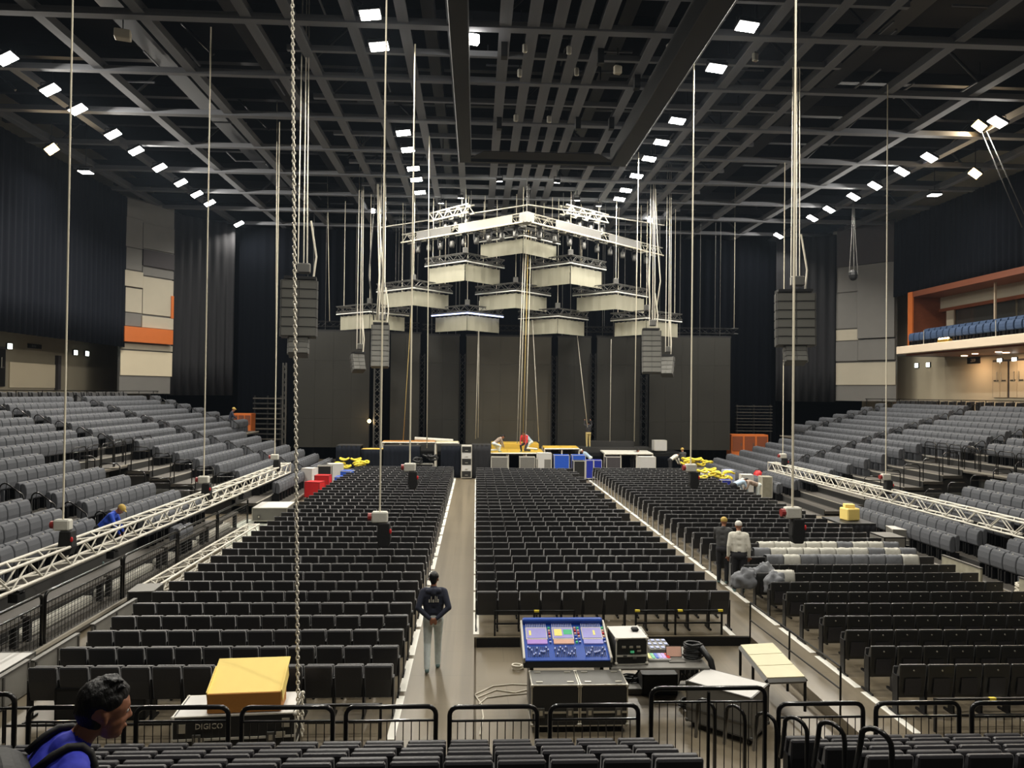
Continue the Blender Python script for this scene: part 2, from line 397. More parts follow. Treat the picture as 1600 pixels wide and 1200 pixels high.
# small speaker and lamp cans between the beams
def ceiling_can(name, label, px, py, size, m):
    p = onz(px, py, 16.9)
    t = thing(name, label, 'ceiling unit', (p.x, p.y, 16.9), 'small units in the beam grid')
    MB().obox(p + Vector((0, 0, -.1)), (size, size * .7, .3), Matrix.Rotation(.3, 3, 'Z')).build('can', m, t, bevel=.03)
    strut('rod', p + Vector((0, 0, .05)), p + Vector((0, 0, .7)), .02, 'black_metal', t)
for i, (px, py, s, m, lab) in enumerate(((192, 50, .5, 'panel_cream', 'pale square box between beams at the upper left'), (740, 57, .35, 'lens_white', 'small lit lamp beside the left edge of the black hanging frame'),
        (1050, 71, .35, 'alu', 'bright metal clamp hanging beside the right edge of the black frame'), (965, 105, .28, 'panel_cream', 'small pale box between centre beams'), (820, 71, .16, 'alu', 'tiny silver lamp left of the centre beams'),
        (889, 74, .16, 'alu', 'tiny silver lamp right of the centre beams'), (812, 110, .16, 'alu', 'tiny silver lamp, lower left of the centre beams'), (901, 108, .16, 'alu', 'tiny silver lamp, lower right of the centre beams'),
        (1180, 85, .2, 'alu', 'small silver can right of the inner right floodlights'), (806, 181, .18, 'alu', 'tiny silver lamp under the fifth centre cross beam'),
        (858, 183, .18, 'alu', 'tiny pale lamp right of the centre line above the stage'), (583, 327, .2, 'lens_white', 'tiny lit lamp left of the roof truss peak'), (1016, 342, .3, 'lens_white', 'small lit lamp right of the roof truss'))):
    ceiling_can('ceiling_unit', lab, px, py, s, m)
# black masking frame that hangs under the beams
fr = thing('masking_frame', 'black rectangular masking frame hanging under the ceiling beams', 'frame', (3.0, 34.2, 15.75))
MB().box(-.92, -.35, 6, 34.4, 15.75, 16.6).build('side_beam', 'mask_black', fr, bevel=.02)
MB().box(6.2, 6.95, 6, 34.4, 15.75, 16.6).build('side_beam', 'mask_black', fr, bevel=.02)
MB().prism([(-.45, 0), (6.3, 0), (5.5, .55), (.25, .55)], (0, 33.75, 15.75), (1, 0, 0), (0, -.9, .35), (0, .12, .06)).build('end_flap', 'mask_black', fr)
MB().box(-.35, 6.2, 34.2, 34.4, 15.75, 16.0).build('end_beam', 'mask_black', fr)
for x in (-.63, 6.57):
    for y in (12, 20, 28, 34): strut('hanger', (x, y, 16.6), (x, y, 17.05), .03, 'black_metal', fr)
# dark pulley blocks and braces under the centre beams
for px, py in ((788, 75), (780, 190), (938, 85), (903, 190), (995, 125), (955, 190)):
    p = onz(px, py, 16.85); cube('pulley_block', (p.x, p.y, 16.75), (.22, .3, .5), 'black_metal', ceiling)

# ------------------------------------------------------------------ outer walls and curtains
def wallbox(name, label, m, *b):
    return tag(bbox(name, m, None, *b), label, 'wall', kind='structure')
def pleats(name, m, p0, p1, z0, z1, pitch=.42, amp=.13, parent=None, wav=0.):
    p0, p1 = Vector((*p0, 0)), Vector((*p1, 0)); L = (p1 - p0).length; n = max(4, int(L / pitch) * 6); d = (p1 - p0) / L; nn = Vector((-d.y, d.x, 0))
    b = MB(); rows = 5; rr = random.Random(int(abs(p0.x * 31 + p0.y * 17)))
    ph = [rr.uniform(-.8, .8) for _ in range(n + 1)]; ampv = [amp * (.55 + .6 * noise.noise((i * .021, p0.x, .3)) ) for i in range(n + 1)]
    vs = []
    for j in range(rows + 1):
        f = j / rows
        for i in range(n + 1):
            s = L * i / n; a = max(.02, ampv[i]) * (1.15 - .5 * f) * math.sin(2 * PI * s / pitch + .9 * math.sin(s * .7))
            zb = z0 + wav * noise.noise((s * .8, 2.2, 0))
            vs.append(p0 + d * s + nn * a + Vector((0, 0, zb + (z1 - zb) * f)))
    fs = [(j * (n + 1) + i, j * (n + 1) + i + 1, (j + 1) * (n + 1) + i + 1, (j + 1) * (n + 1) + i) for j in range(rows) for i in range(n)]
    b.add(vs, fs)
    o = b.build(name, m, parent, smooth=True)
    md = o.modifiers.new('thick', 'SOLIDIFY'); md.thickness = .02
    return o
wallbox('wall_back', 'black rear wall behind the stage', 'back_black', -26, 32, 57, 57.3, 0, 20.2)
wl = wallbox('wall_left', 'beige concourse wall under the left black curtain', 'wall_beige', -24.9, -24.6, -2, 57, 0, 20.2)
wr = wallbox('wall_right', 'pale concourse wall under the right balcony', 'wall_pale', 30.6, 30.9, -2, 57, 0, 20.2)
wallbox('wall_rear', 'dark wall behind the camera', 'riser_dark', -26, 32, -2.3, -2, 0, 20.2)
tag(pleats('wall_curtain', 'curtain_black', (-22.0, 2), (-22.0, 47.2), 7.6, 17.0, .5, .12), 'long black pleated curtain along the left wall above the concourse', 'curtain')
tag(pleats('wall_curtain', 'curtain_black', (28.6, 49.4), (28.6, 2), 11.85, 17.0, .5, .12), 'long black pleated curtain along the right wall above the balcony suites', 'curtain')
tag(pleats('tall_drape', 'curtain_side', (-20.7, 49.9), (-17.3, 53.4), 4.6, 16.8, .6, .2), 'tall charcoal drape beside the cream panels left of the stage', 'curtain')
tag(pleats('tall_drape', 'curtain_side', (22.6, 54.6), (26.1, 52.3), 4.6, 16.8, .6, .2), 'tall charcoal drape beside the grey panels right of the stage', 'curtain')
tag(pleats('stage_backdrop', 'back_black', (-17.4, 54.6), (23.0, 55.6), .02, 16.9, .7, .15), 'wide black backdrop curtain behind the screens', 'curtain')
# panelled corner walls
def panel_wall(name, label, p0, p1, xa, xb, panels):
    p0, p1 = Vector((*p0, 0)), Vector((*p1, 0)); d = (p1 - p0).normalized(); nn = Vector((d.y, -d.x, 0))
    if nn.y > 0: nn = -nn
    R = Matrix((d, -nn, Vector((0, 0, 1)))).transposed(); L = (p1 - p0).length; mid = (p0 + p1) / 2
    o = tag(MB().obox(mid - nn * .12 + Vector((0, 0, 10.9)), (L, .2, 12.4), R).build(name, 'panel_grey'), label, 'wall', kind='structure')
    Ym = mid.y
    for x0, x1, y0, y1, m, pr in panels:
        u0, u1 = [(x - xa) / (xb - xa) * L for x in (x0, x1)]
        z1, z0 = at((x0 + x1) / 2, y0, Ym).z, at((x0 + x1) / 2, y1, Ym).z
        c = p0 + d * ((u0 + u1) / 2) + nn * (pr / 2) + Vector((0, 0, (z0 + z1) / 2))
        MB().obox(c, (u1 - u0 - .04, pr, z1 - z0 - .04), R).build('panel', m, o, bevel=.012)
panel_wall('wall_corner_left', 'cream and grey panelled corner wall left of the stage', (-22.2, 47.0), (-20.3, 50.2), 198, 278, [
    (198, 228, 346, 392, 'panel_grey', .08), (228, 278, 350, 390, 'panel_grey', .06), (228, 278, 391, 417, 'panel_dark', .1), (198, 228, 392, 426, 'panel_grey', .05), (228, 278, 418, 432, 'panel_grey', .05),
    (198, 229, 427, 452, 'panel_cream', .12), (229, 278, 433, 492, 'panel_cream', .05), (198, 229, 453, 491, 'panel_cream', .04), (198, 228, 492, 512, 'panel_grey', .06), (228, 278, 494, 513, 'panel_cream', .1),
    (198, 273, 513, 537, 'orange_panel', .4), (273, 278, 458, 495, 'orange_panel', .12), (198, 278, 538, 548, 'panel_cream', .06), (198, 278, 549, 588, 'wall_pale', .04)])
panel_wall('wall_corner_right', 'grey panelled corner wall right of the stage', (26.0, 52.6), (28.8, 49.2), 1306, 1395, [
    (1312, 1395, 350, 414, 'panel_dark', .1), (1312, 1344, 415, 454, 'panel_grey', .05), (1344, 1395, 415, 530, 'panel_grey', .3), (1306, 1344, 455, 512, 'panel_grey', .06), (1306, 1344, 513, 531, 'panel_cream', .05),
    (1306, 1344, 532, 564, 'panel_grey', .12), (1344, 1395, 531, 564, 'panel_grey', .2), (1306, 1395, 566, 602, 'panel_cream', .05)])

# concourse fittings: lit exit lamps, section signs, doors
def exit_lamp(label, p, nx):
    t = thing('exit_lamp', label, 'exit lamp', p, 'small lit exit lamps on the concourse walls')
    MB().box(p.x - .04, p.x + .04, p.y - .2, p.y + .2, p.z - .17, p.z + .17).build('housing', 'black_metal', t)
    MB().box(p.x + nx * .04, p.x + nx * .07, p.y - .17, p.y + .17, p.z - .14, p.z + .14).build('face', 'exit_white', t)
for lab, px, py, X, nx in (('lit exit lamp left of the dark section sign, left concourse', 14, 541, -24.56, 1), ('lit exit lamp right of the white cable, left concourse', 117, 551, -24.56, 1), ('lit exit lamp farthest along the left concourse', 135, 552.5, -24.56, 1),
        ('lit exit lamp nearest the stage under the right balcony', 1433, 571, 30.56, -1), ('lit exit lamp left of the white notice under the balcony', 1451, 570, 30.56, -1), ('lit exit lamp over the left door pair under the balcony', 1563, 564, 30.56, -1), ('lit exit lamp at the right frame edge under the balcony', 1586, 562.5, 30.56, -1)):
    exit_lamp(lab, atx(px, py, X), nx)
def sign(label, x0, y0, x1, y1, X, nx, body):
    a, b = atx(x0, y0, X), atx(x1, y1, X); c = (a + b) / 2; w = abs(a.y - b.y); h = abs(a.z - b.z)
    t = thing('section_sign', label, 'sign', (X, c.y, min(a.z, b.z)))
    MB().box(X - .04, X + .04, c.y - w / 2, c.y + w / 2, c.z - h / 2, c.z + h / 2).build('board', 'sign_black', t)
    if body: text('lettering', body, h * .8, 'sign_text', t, (X + nx * .045, c.y, c.z), (PI / 2, 0, nx * PI / 2))
    else:
        for u in (-.24, -.12, 0): cube('unread_mark', (X + nx * .045, c.y + u * w, c.z), (.012, w * .05, h * .5), 'panel_grey', t)  # plain strokes standing in for unreadable section lettering
sign('dark section number sign on the left concourse wall', 44, 536.5, 64, 545.5, -24.56, 1, '')
sign('dark section number sign under the right balcony', 1512, 559, 1531, 567.5, 30.56, -1, '209')
def door(n, label, y0, y1, z0, z1, X, nx, m, lit=False):
    t = thing(f'door_{n}', label, 'door', (X, (y0 + y1) / 2, z0), kind='structure')
    MB().box(X - .03, X + .05, y0 - .1, y1 + .1, z0, z1 + .1).build('door_frame', 'panel_dark', t)
    ym = (y0 + y1) / 2
    for a, b in ((y0, ym - .02), (ym + .02, y1)):
        l = MB().box(X + nx * .05, X + nx * .09, a, b, z0, z1 - .02).build('leaf', m, t)
        s = ym + (.18 if a > ym - .03 else -.18)
        strut('pull_handle', (X + nx * .14, s, z0 + .95), (X + nx * .14, s, z0 + 1.5), .025, 'alu', l)
        MB().box(X + nx * .09, X + nx * .12, a + .1, b - .1, z0 + .95, z0 + 1.02).build('push_bar', 'alu_dark', l)
d0 = atx(1552, 600, 30.5).y; d1 = atx(1576, 600, 30.5).y; d2 = atx(1602, 600, 30.5).y
door(1, 'pale double door under the right balcony', d1 + .1, d0, 5.05, 7.15, 30.56, -1, 'wall_pale')
door(2, 'second pale double door at the right frame edge', d2, d1 - .1, 5.05, 7.15, 30.56, -1, 'wall_pale')
door(3, 'tall dark doorway under the left section sign', 38.4, 39.5, 5.05, 7.0, -24.56, 1, 'sign_black')
for y0, y1, z1 in ((34.2, 34.9, 6.6), (35.4, 36.5, 6.6), (40.0, 44.2, 6.35)):
    cube('pale_light_patch', (-24.57, (y0 + y1) / 2, (5.0 + z1) / 2), (.06, y1 - y0, z1 - 5.0), 'wall_pale', wl)  # patches of light on the concourse wall, put in as pale boxes
    cube('dark_pier', (-24.5, y1 + .2, 5.9), (.2, .3, 2.0), 'panel_dark', wl)

# ------------------------------------------------------------------ right balcony with suites
bal = thing('balcony', 'white fronted balcony with wood lined glazed suites on the right', 'balcony', (28.3, 44, 7.6))
MB().box(26.0, 30.6, 6, 44.4, 7.66, 8.12).build('slab', 'slab_white', bal, bevel=.02)
MB().box(26.5, 30.6, 6, 44.2, 7.56, 7.66).build('soffit', 'wood_orange', bal)
MB().box(28.2, 30.6, 46.4, 46.75, 8.0, 11.75).build('end_wall', 'wood_orange', bal)
MB().box(27.4, 30.6, 44.4, 46.75, 7.66, 8.12).build('slab_return', 'mask_black', bal)
MB().box(28.2, 30.6, 6, 46.75, 11.5, 11.85).build('head', 'wood_orange', bal)
MB().box(28.16, 28.26, 46.3, 46.8, 8.1, 11.85).build('jamb_edge', 'orange_panel', bal)
MB().box(30.1, 30.6, 6, 46.4, 10.75, 11.5).build('header_panel', 'panel_cream', bal)
MB().box(30.0, 30.15, 6, 46.4, 10.55, 10.75).build('transom', 'wood_orange', bal)
MB().box(30.0, 30.3, 6, 46.4, 8.1, 8.75).build('sill_wall', 'wood_orange', bal)
MB().box(30.05, 30.12, 45.0, 45.7, 8.75, 10.55).build('pale_pier', 'panel_cream', bal)
for i, y in enumerate((8, 13.3, 18.6, 23.9, 29.2, 34.5, 39.8)):
    MB().box(30.2, 30.23, y + .07, y + 5.2, 8.75, 10.55).build('pane', 'glass_dark', bal)
    ym = y + 5.25
    if ym < 44: MB().box(28.9, 29.0, ym - .05, ym + .05, 8.1, 11.5).build('mullion', 'mullion', bal)
bx_ = MB().box(30.0, 30.06, 25, 43.5, 9.0, 9.06).build('window_rail', 'mullion', bal)
for y in (12, 18, 24, 30, 36, 42):
    strut('baluster_post', (26.25, y, 8.12), (26.25, y, 8.95), .025, 'alu', bal)
for y in (39.0, 40.9):
    p = MB().cyl((28.6, y, 7.55), (28.6, y, 7.53), .16, 12).build('downlight', 'down_warm', bal)
for y in (24, 30, 36, 39.5, 43):
    ld = bpy.data.lights.new('soffit_light', 'AREA'); ld.shape = 'DISK'; ld.size = .3; ld.energy = 34; ld.color = (1, .66, .38)
    lo = bpy.data.objects.new('soffit_light', ld); COL.objects.link(lo); lo.parent = bal; lo.location = Vector((29.4, y, 7.5)) - bal.location
    MB().cyl((29.4, y, 7.56), (29.4, y, 7.52), .17, 12).build('downlight', 'down_warm', bal)
# gold lamp on the balcony front
gl = at(1491, 532, 40); gt = thing('gold_lamp', 'gold lamp cluster standing on the balcony front', 'lamp', (26.35, 40.2, 8.12))
MB().box(26.2, 26.5, 39.7, 40.7, 8.12, 8.3).build('bowl', 'gold', gt, bevel=.05)
for y in (39.85, 40.1, 40.35, 40.6): MB().ball((26.3, y, 8.33), .07, 8, 5).build('bulb', 'down_warm', gt, smooth=True)

# ------------------------------------------------------------------ grandstands
def rowX(sd, k): return -(10.4 + .85 * k) if sd < 0 else 17.1 + .85 * k
def tz(k): return max(.012, .70 + .253 * k)
KMIN = {-1: -2, 1: -3}
FAR = {-1: 44.4, 1: 46.3}
VC = {-1: 31.9, 1: 34.0}
def segs(sd, k):
    """spans of seats along the row: (y0, y1, section name)"""
    if k <= 5:
        a = [(13.0, 20.3, 'nearest'), (21.3, 26.0 if k >= 0 else 28.0, 'near')]
        if k < 0 and sd < 0: a = [(21.3, 22.6 if k == -2 else 26.0, 'near')]
        if k == 5: a = [(13., 20.3, 'nearest'), (21.3, 25.4, 'near')]
        return a + [(VC[sd], 38.3, 'middle'), (39.3, FAR[sd], 'far')]
    a = [(20.0, 30.6, 'near upper'), (31.6, 38.3, 'middle upper'), (39.3, 46.6, 'far upper'), (47.6, 50.2 - .25 * (k - 6), 'end upper')]
    if k > 12: a = [(20.0, 30.6, 'near upper')]
    return a
stands = {}
for sd, nm in ((-1, 'left'), (1, 'right')):
    st = thing('grandstand', f'stepped grandstand for grey seats along the {nm} wall', 'grandstand', (rowX(sd, 5), 30, 0)); stands[sd] = st
    for k in range(KMIN[sd], 16):
        X = rowX(sd, k); xa, xb = sorted((X + sd * .1, X - sd * .75)); z = tz(k)
        if k <= 4: spans = [(10.5, 26.2), (30.2, FAR[sd] + .2)]
        elif k <= 12: spans = [(10.5, FAR[sd] + .2 if k <= 5 else 51 - .25 * (k - 6))]
        else: spans = [(10.5, 31.6)]
        for y0, y1 in spans:
            cube('tread', ((xa + xb) / 2, (y0 + y1) / 2, z - .06), (.85, y1 - y0, .12), 'tread', st)
            cube('nosing', (X - sd * .735, (y0 + y1) / 2, z - .02), (.05, y1 - y0, .06), 'tread_edge', st)
            cube('riser', (X + sd * .08, (y0 + y1) / 2, z + .1), (.03, y1 - y0, .28), 'riser_dark', st)
    # bearers under the treads, void walls and upper deck
    for y in (16, 20.8, 26.1, 30.3, 34.5, 38.8, FAR[sd]):
        x0, x1 = rowX(sd, 0), rowX(sd, 12)
        MB().prism([(x0 - sd * .6, 0), (x1, 0), (x1, tz(12) - .13), (x0 - sd * .6, tz(0) - .13)], (0, y - .05, 0), (1, 0, 0), (0, 0, 1), (0, .1, 0)).build('bearer', 'riser_dark', st)
    X13 = rowX(sd, 13)
    cube('upper_deck', (X13 + sd * 1.15, 41.5, tz(13) - .05), (3.6, 20, .1), 'tread', st)
    cube('deck_front', (X13 - sd * .66, 41.4, tz(13) - .1), (.08, 19.6, .55), 'drape_olive', st)
    cube('upper_deck', (X13 + sd * 2.5, 21, tz(15) - .05), (1.6, 21, .1), 'tread', st)
    # pleated drapes that close the gap in the seating
    xv = rowX(sd, 4.9)
    a = (xv, 26.25) if sd < 0 else (xv, 30.15); b = (xv, 30.15) if sd < 0 else (xv, 26.25)
    pleats('void_drape', 'drape_olive', a, b, .02, tz(5) - .14, .32, .07, st)
    for y in (26.25, 30.15):
        pleats('void_drape', 'drape_olive', (rowX(sd, 1.2), y), (xv, y), .02, tz(2) - .2, .32, .06, st)

# ------------------------------------------------------------------ seat prototypes (removed at the end if unused)
def prism_x(poly, x0, x1):      # profile in (y, z), extruded along x
    return MB().prism(poly, (x0, 0, 0), (0, 1, 0), (0, 0, 1), (x1 - x0, 0, 0))
def prism_y(poly, y0, y1):      # profile in (x, z), extruded along y
    return MB().prism(poly, (0, y0, 0), (1, 0, 0), (0, 0, 1), (0, y1 - y0, 0))
def make_floor_chair(style):
    r = thing('floor_chair', 'x', 'chair')
    if style == 'cloth':
        prism_x([(-.02, .30), (.05, .30), (.03, .60), (-.03, .80), (-.06, .825), (-.10, .81), (-.08, .6)], -.209, .209).build('backrest', 'black_cloth', r, bevel=.016)
        prism_x([(.09, .33), (.15, .32), (.17, .55), (.13, .775), (.08, .79), (.05, .76), (.09, .55)], -.205, .205).build('seat', 'black_cloth', r, bevel=.014)
    else:
        prism_x([(-.03, .27), (.05, .27), (.03, .60), (-.04, .80), (-.07, .815), (-.10, .80), (-.085, .6)], -.213, .213).build('backrest', 'black_plastic', r, bevel=.012)
        prism_x([(-.062, .33), (-.075, .33), (-.105, .60), (-.10, .60)], -.13, .13).build('back_recess', 'black_pad', r)
        prism_x([(.09, .33), (.15, .32), (.17, .55), (.13, .72), (.09, .73), (.09, .55)], -.205, .205).build('seat', 'black_cloth', r, bevel=.014)
        MB().cyl((0, -.099, .725), (0, -.112, .722), .013, 8).build('number_stud', 'alu', r)
    for s in (-1, 1):
        MB().box(s * .222 - .012, s * .222 + .012, -.05, .09, .035, .62).box(s * .222 - .014, s * .222 + .014, -.16, .2, 0, .035).build('leg', 'dark_frame', r)
    return r
def make_stand_seat():
    r = thing('tip_up_chair', 'x', 'seat')
    prism_y([(-.03, .36), (.06, .36), (.09, .6), (.09, .80), (.05, .85), (-.01, .85), (-.05, .80), (-.05, .6)], -.238, .238).build('backrest', 'grey_fabric', r, bevel=.018)
    prism_y([(.10, .35), (.20, .32), (.26, .37), (.285, .52), (.27, .68), (.225, .79), (.16, .825), (.105, .80), (.105, .55)], -.234, .234).build('seat', 'grey_fabric', r, bevel=.014)
    MB().cyl((.165, 0, .815), (.168, 0, .835), .016, 8).build('number_stud', 'alu_paint', r)
    MB().box(-.04, .2, -.03, .03, 0, .34).box(-.05, .26, -.2, -.16, .0, .32).box(-.05, .26, .16, .2, 0, .32).build('bracket', 'dark_frame', r)
    return r
protoC, protoP, protoS = make_floor_chair('cloth'), make_floor_chair('plastic'), make_stand_seat()
def mesh_arrays(root, names=None):
    vs, fs, k = [], [], 0
    for c in root.children:
        if names and c.name.split('.')[0] not in names: continue
        for v in c.data.vertices: vs.append(tuple(v.co))
        for p in c.data.polygons: fs.append(tuple(i + k for i in p.vertices))
        k = len(vs)
    return np.array(vs), fs
def mass(name, items, root, m, label, cat, names=None):
    """items: (x, y, z, rotz); all of them as one mesh of kind stuff"""
    V0, F0 = mesh_arrays(root, names); n = len(V0); allv = []; allf = []
    for j, (x, y, z, a) in enumerate(items):
        c, s = math.cos(a), math.sin(a)
        R = np.array([[c, -s, 0], [s, c, 0], [0, 0, 1]])
        allv.append(V0 @ R.T + np.array([x, y, z])); allf += [tuple(i + j * n for i in f) for f in F0]
    me = bpy.data.meshes.new(name); me.from_pydata(np.concatenate(allv).tolist(), [], allf); me.materials.append(MATS[m])
    o = bpy.data.objects.new(name, me); COL.objects.link(o)
    return tag(o, label, cat, kind='stuff')
def kill(root):
    for c in list(root.children): bpy.data.objects.remove(c)
    bpy.data.objects.remove(root)
def put(proto, name, label, group, loc, a, sx=1):
    c = copy_tree(proto); c.name = name; c.location = loc; c.rotation_euler.z = a; c['label'] = label; c['group'] = group
    if sx != 1: c.scale = (sx, 1, 1)
    return c

# ------------------------------------------------------------------ floor chairs: three blocks, 300 nearest single, the rest one mass
SP = .453
blocks = {'left': (-6.65, 11.45, .84, 37, 'cloth'), 'centre': (.05, 15.62, .852, 31, 'cloth'), 'right': (6.67, 11.35, .84, 37, 'plastic')}
near_rows = {'left': 8, 'centre': 8, 'right': 9}
massC, massP = [], []
for bn, (x0, y0, pit, nr, style) in blocks.items():
    for r in range(nr):
        for s in range(12):
            x = x0 + SP * (s + .5); y = y0 + pit * r
            if bn == 'centre' and r > 8 and s == 11 and r % 3 == 2: continue
            if r < near_rows[bn]:
                side = {'left': 'from the centre aisle', 'centre': 'from the centre aisle', 'right': 'from the aisle'}[bn]
                n = 11 - s if bn == 'left' else s
                lab = f'black {"cloth covered" if style == "cloth" else "plastic backed"} chair, {ORD[n]} {side}, {ORD[r]} row of {bn} block'
                put(protoC if style == 'cloth' else protoP, 'floor_chair', lab, f'chairs in the {bn} floor block', (x, y + random.uniform(-.008, .008), 0), random.uniform(-.012, .012))
            else:
                massC.append((x, y + random.uniform(-.01, .01), 0, random.uniform(-.015, .015)))
mass('floor_chairs_beyond', massC, protoC, 'black_cloth', 'rows of black chairs filling the floor up to the stage', 'chairs')
# front bars in front of the first rows
def low_bar(label, x0, x1, y, z, posts, h0=0., tape=()):
    t = thing('row_bar', label, 'rail', ((x0 + x1) / 2, y, h0), 'low black bars in front of the first chair rows')
    MB().box(x0, x1, y - .02, y + .02, z - .03, z).build('top_bar', 'black_metal', t)
    MB().box(x0, x1, y - .015, y + .015, z * .45, z * .45 + .03).build('lower_bar', 'black_metal', t)
    for x in posts: MB().box(x - .018, x + .018, y - .018, y + .018, h0, z).build('post', 'black_metal', t)
    for x in tape: MB().box(x - .05, x + .05, y - .024, y + .024, z - .034, z + .004).build('yellow_tape', 'yellow', t)
low_bar('low bar in front of the centre chairs, left of the two', .42, 2.1, 15.2, .52, (.44, 1.25, 2.08), tape=(1.3,))
low_bar('low bar in front of the centre chairs, right of the two', 3.35, 5.2, 15.2, .52, (3.37, 4.2, 5.18), tape=(3.4, 4.3, 5.15))
low_bar('low bar in front of the left chair block', -4.0, -1.3, 10.75, .5, (-3.98, -2.6, -1.32))
low_bar('low bar at the left end of the left chair block', -6.6, -4.1, 10.75, .5, (-6.58, -5.4, -4.12))
low_bar('low bar in front of the right chair block', 6.9, 10.2, 10.75, .5, (6.92, 8.4, 10.18), tape=(7.8,))

# ------------------------------------------------------------------ grandstand seats
allseats = []
for sd, nm in ((-1, 'left'), (1, 'right')):
    for k in range(KMIN[sd], 16):
        for y0, y1, sec in segs(sd, k):
            n = int((y1 - y0) / .5)
            for i in range(n):
                y = y1 - .25 - i * .5
                p = (rowX(sd, k), y, tz(k)); q = proj((p[0], p[1], p[2] + .6))
                if -60 < q[0] < 1660 and q[1] < 1240:
                    inside = 0 < q[0] < 1600
                    allseats.append((math.dist(p, CAMP) + (0 if inside else 100), sd, nm, k, sec, i, p))
allseats.sort()
for j, (d, sd, nm, k, sec, i, p) in enumerate(allseats[:300]):
    lab = f'grey tip-up seat, {ORD[i]} from the stage end, {ORD[k - KMIN[sd]]} row, {sec} section of {nm} stand'
    put(protoS, 'tip_up_chair', lab, f'grey seats of the {nm} stand', p, 0 if sd < 0 else PI)
mass('tip_up_chairs_beyond', [(*p, 0 if sd < 0 else PI) for d, sd, nm, k, sec, i, p in allseats[300:]], protoS, 'grey_fabric', 'rows of grey tip-up seats filling both grandstands', 'seats')
# loose dark chairs on the upper decks
for sd, nm in ((-1, 'left'), (1, 'right')):
    for i in range(13):
        y = 34.2 + i * .78
        c = put(protoC, 'deck_chair', f'dark loose chair, {ORD[i]} along the upper deck of the {nm} stand', f'loose chairs on the {nm} upper deck', (rowX(sd, 13) - sd * .1, y, tz(13)), -sd * -PI / 2 if sd > 0 else -PI / 2)
    for rr in range(2):
        for i in range(3 if sd < 0 else 5):
            put(protoC, 'deck_chair', f'dark chair by the corner wall, {ORD[i]} in {("front", "rear")[rr]} row, {nm} deck', f'chairs in the {nm} deck corner', (rowX(sd, 13) + sd * (-.1 + .75 * rr) , (44.6 if sd < 0 else 45.2) + i * .55, tz(13)), PI / 2 if sd > 0 else -PI / 2)
# blue seats on the balcony
protoB = make_stand_seat()
for c in protoB.children:
    if c.name.split('.')[0] != 'bracket': c.data = c.data.copy(); c.data.materials.clear(); c.data.materials.append(MATS['blue_fabric'])
for rr, (X, z) in enumerate(((26.95, 8.12), (27.9, 8.42))):
    if rr: cube('step', (28.0, 35, 8.27), (1.0, 18.6, .3), 'mask_black', bal)
    for i in range(19):
        put(protoB, 'balcony_chair', f'blue seat, {ORD[i]} from the stage end, {("front", "rear")[rr]} row of the right balcony', 'blue seats on the right balcony', (X, 44.0 - i * .56, z), PI)

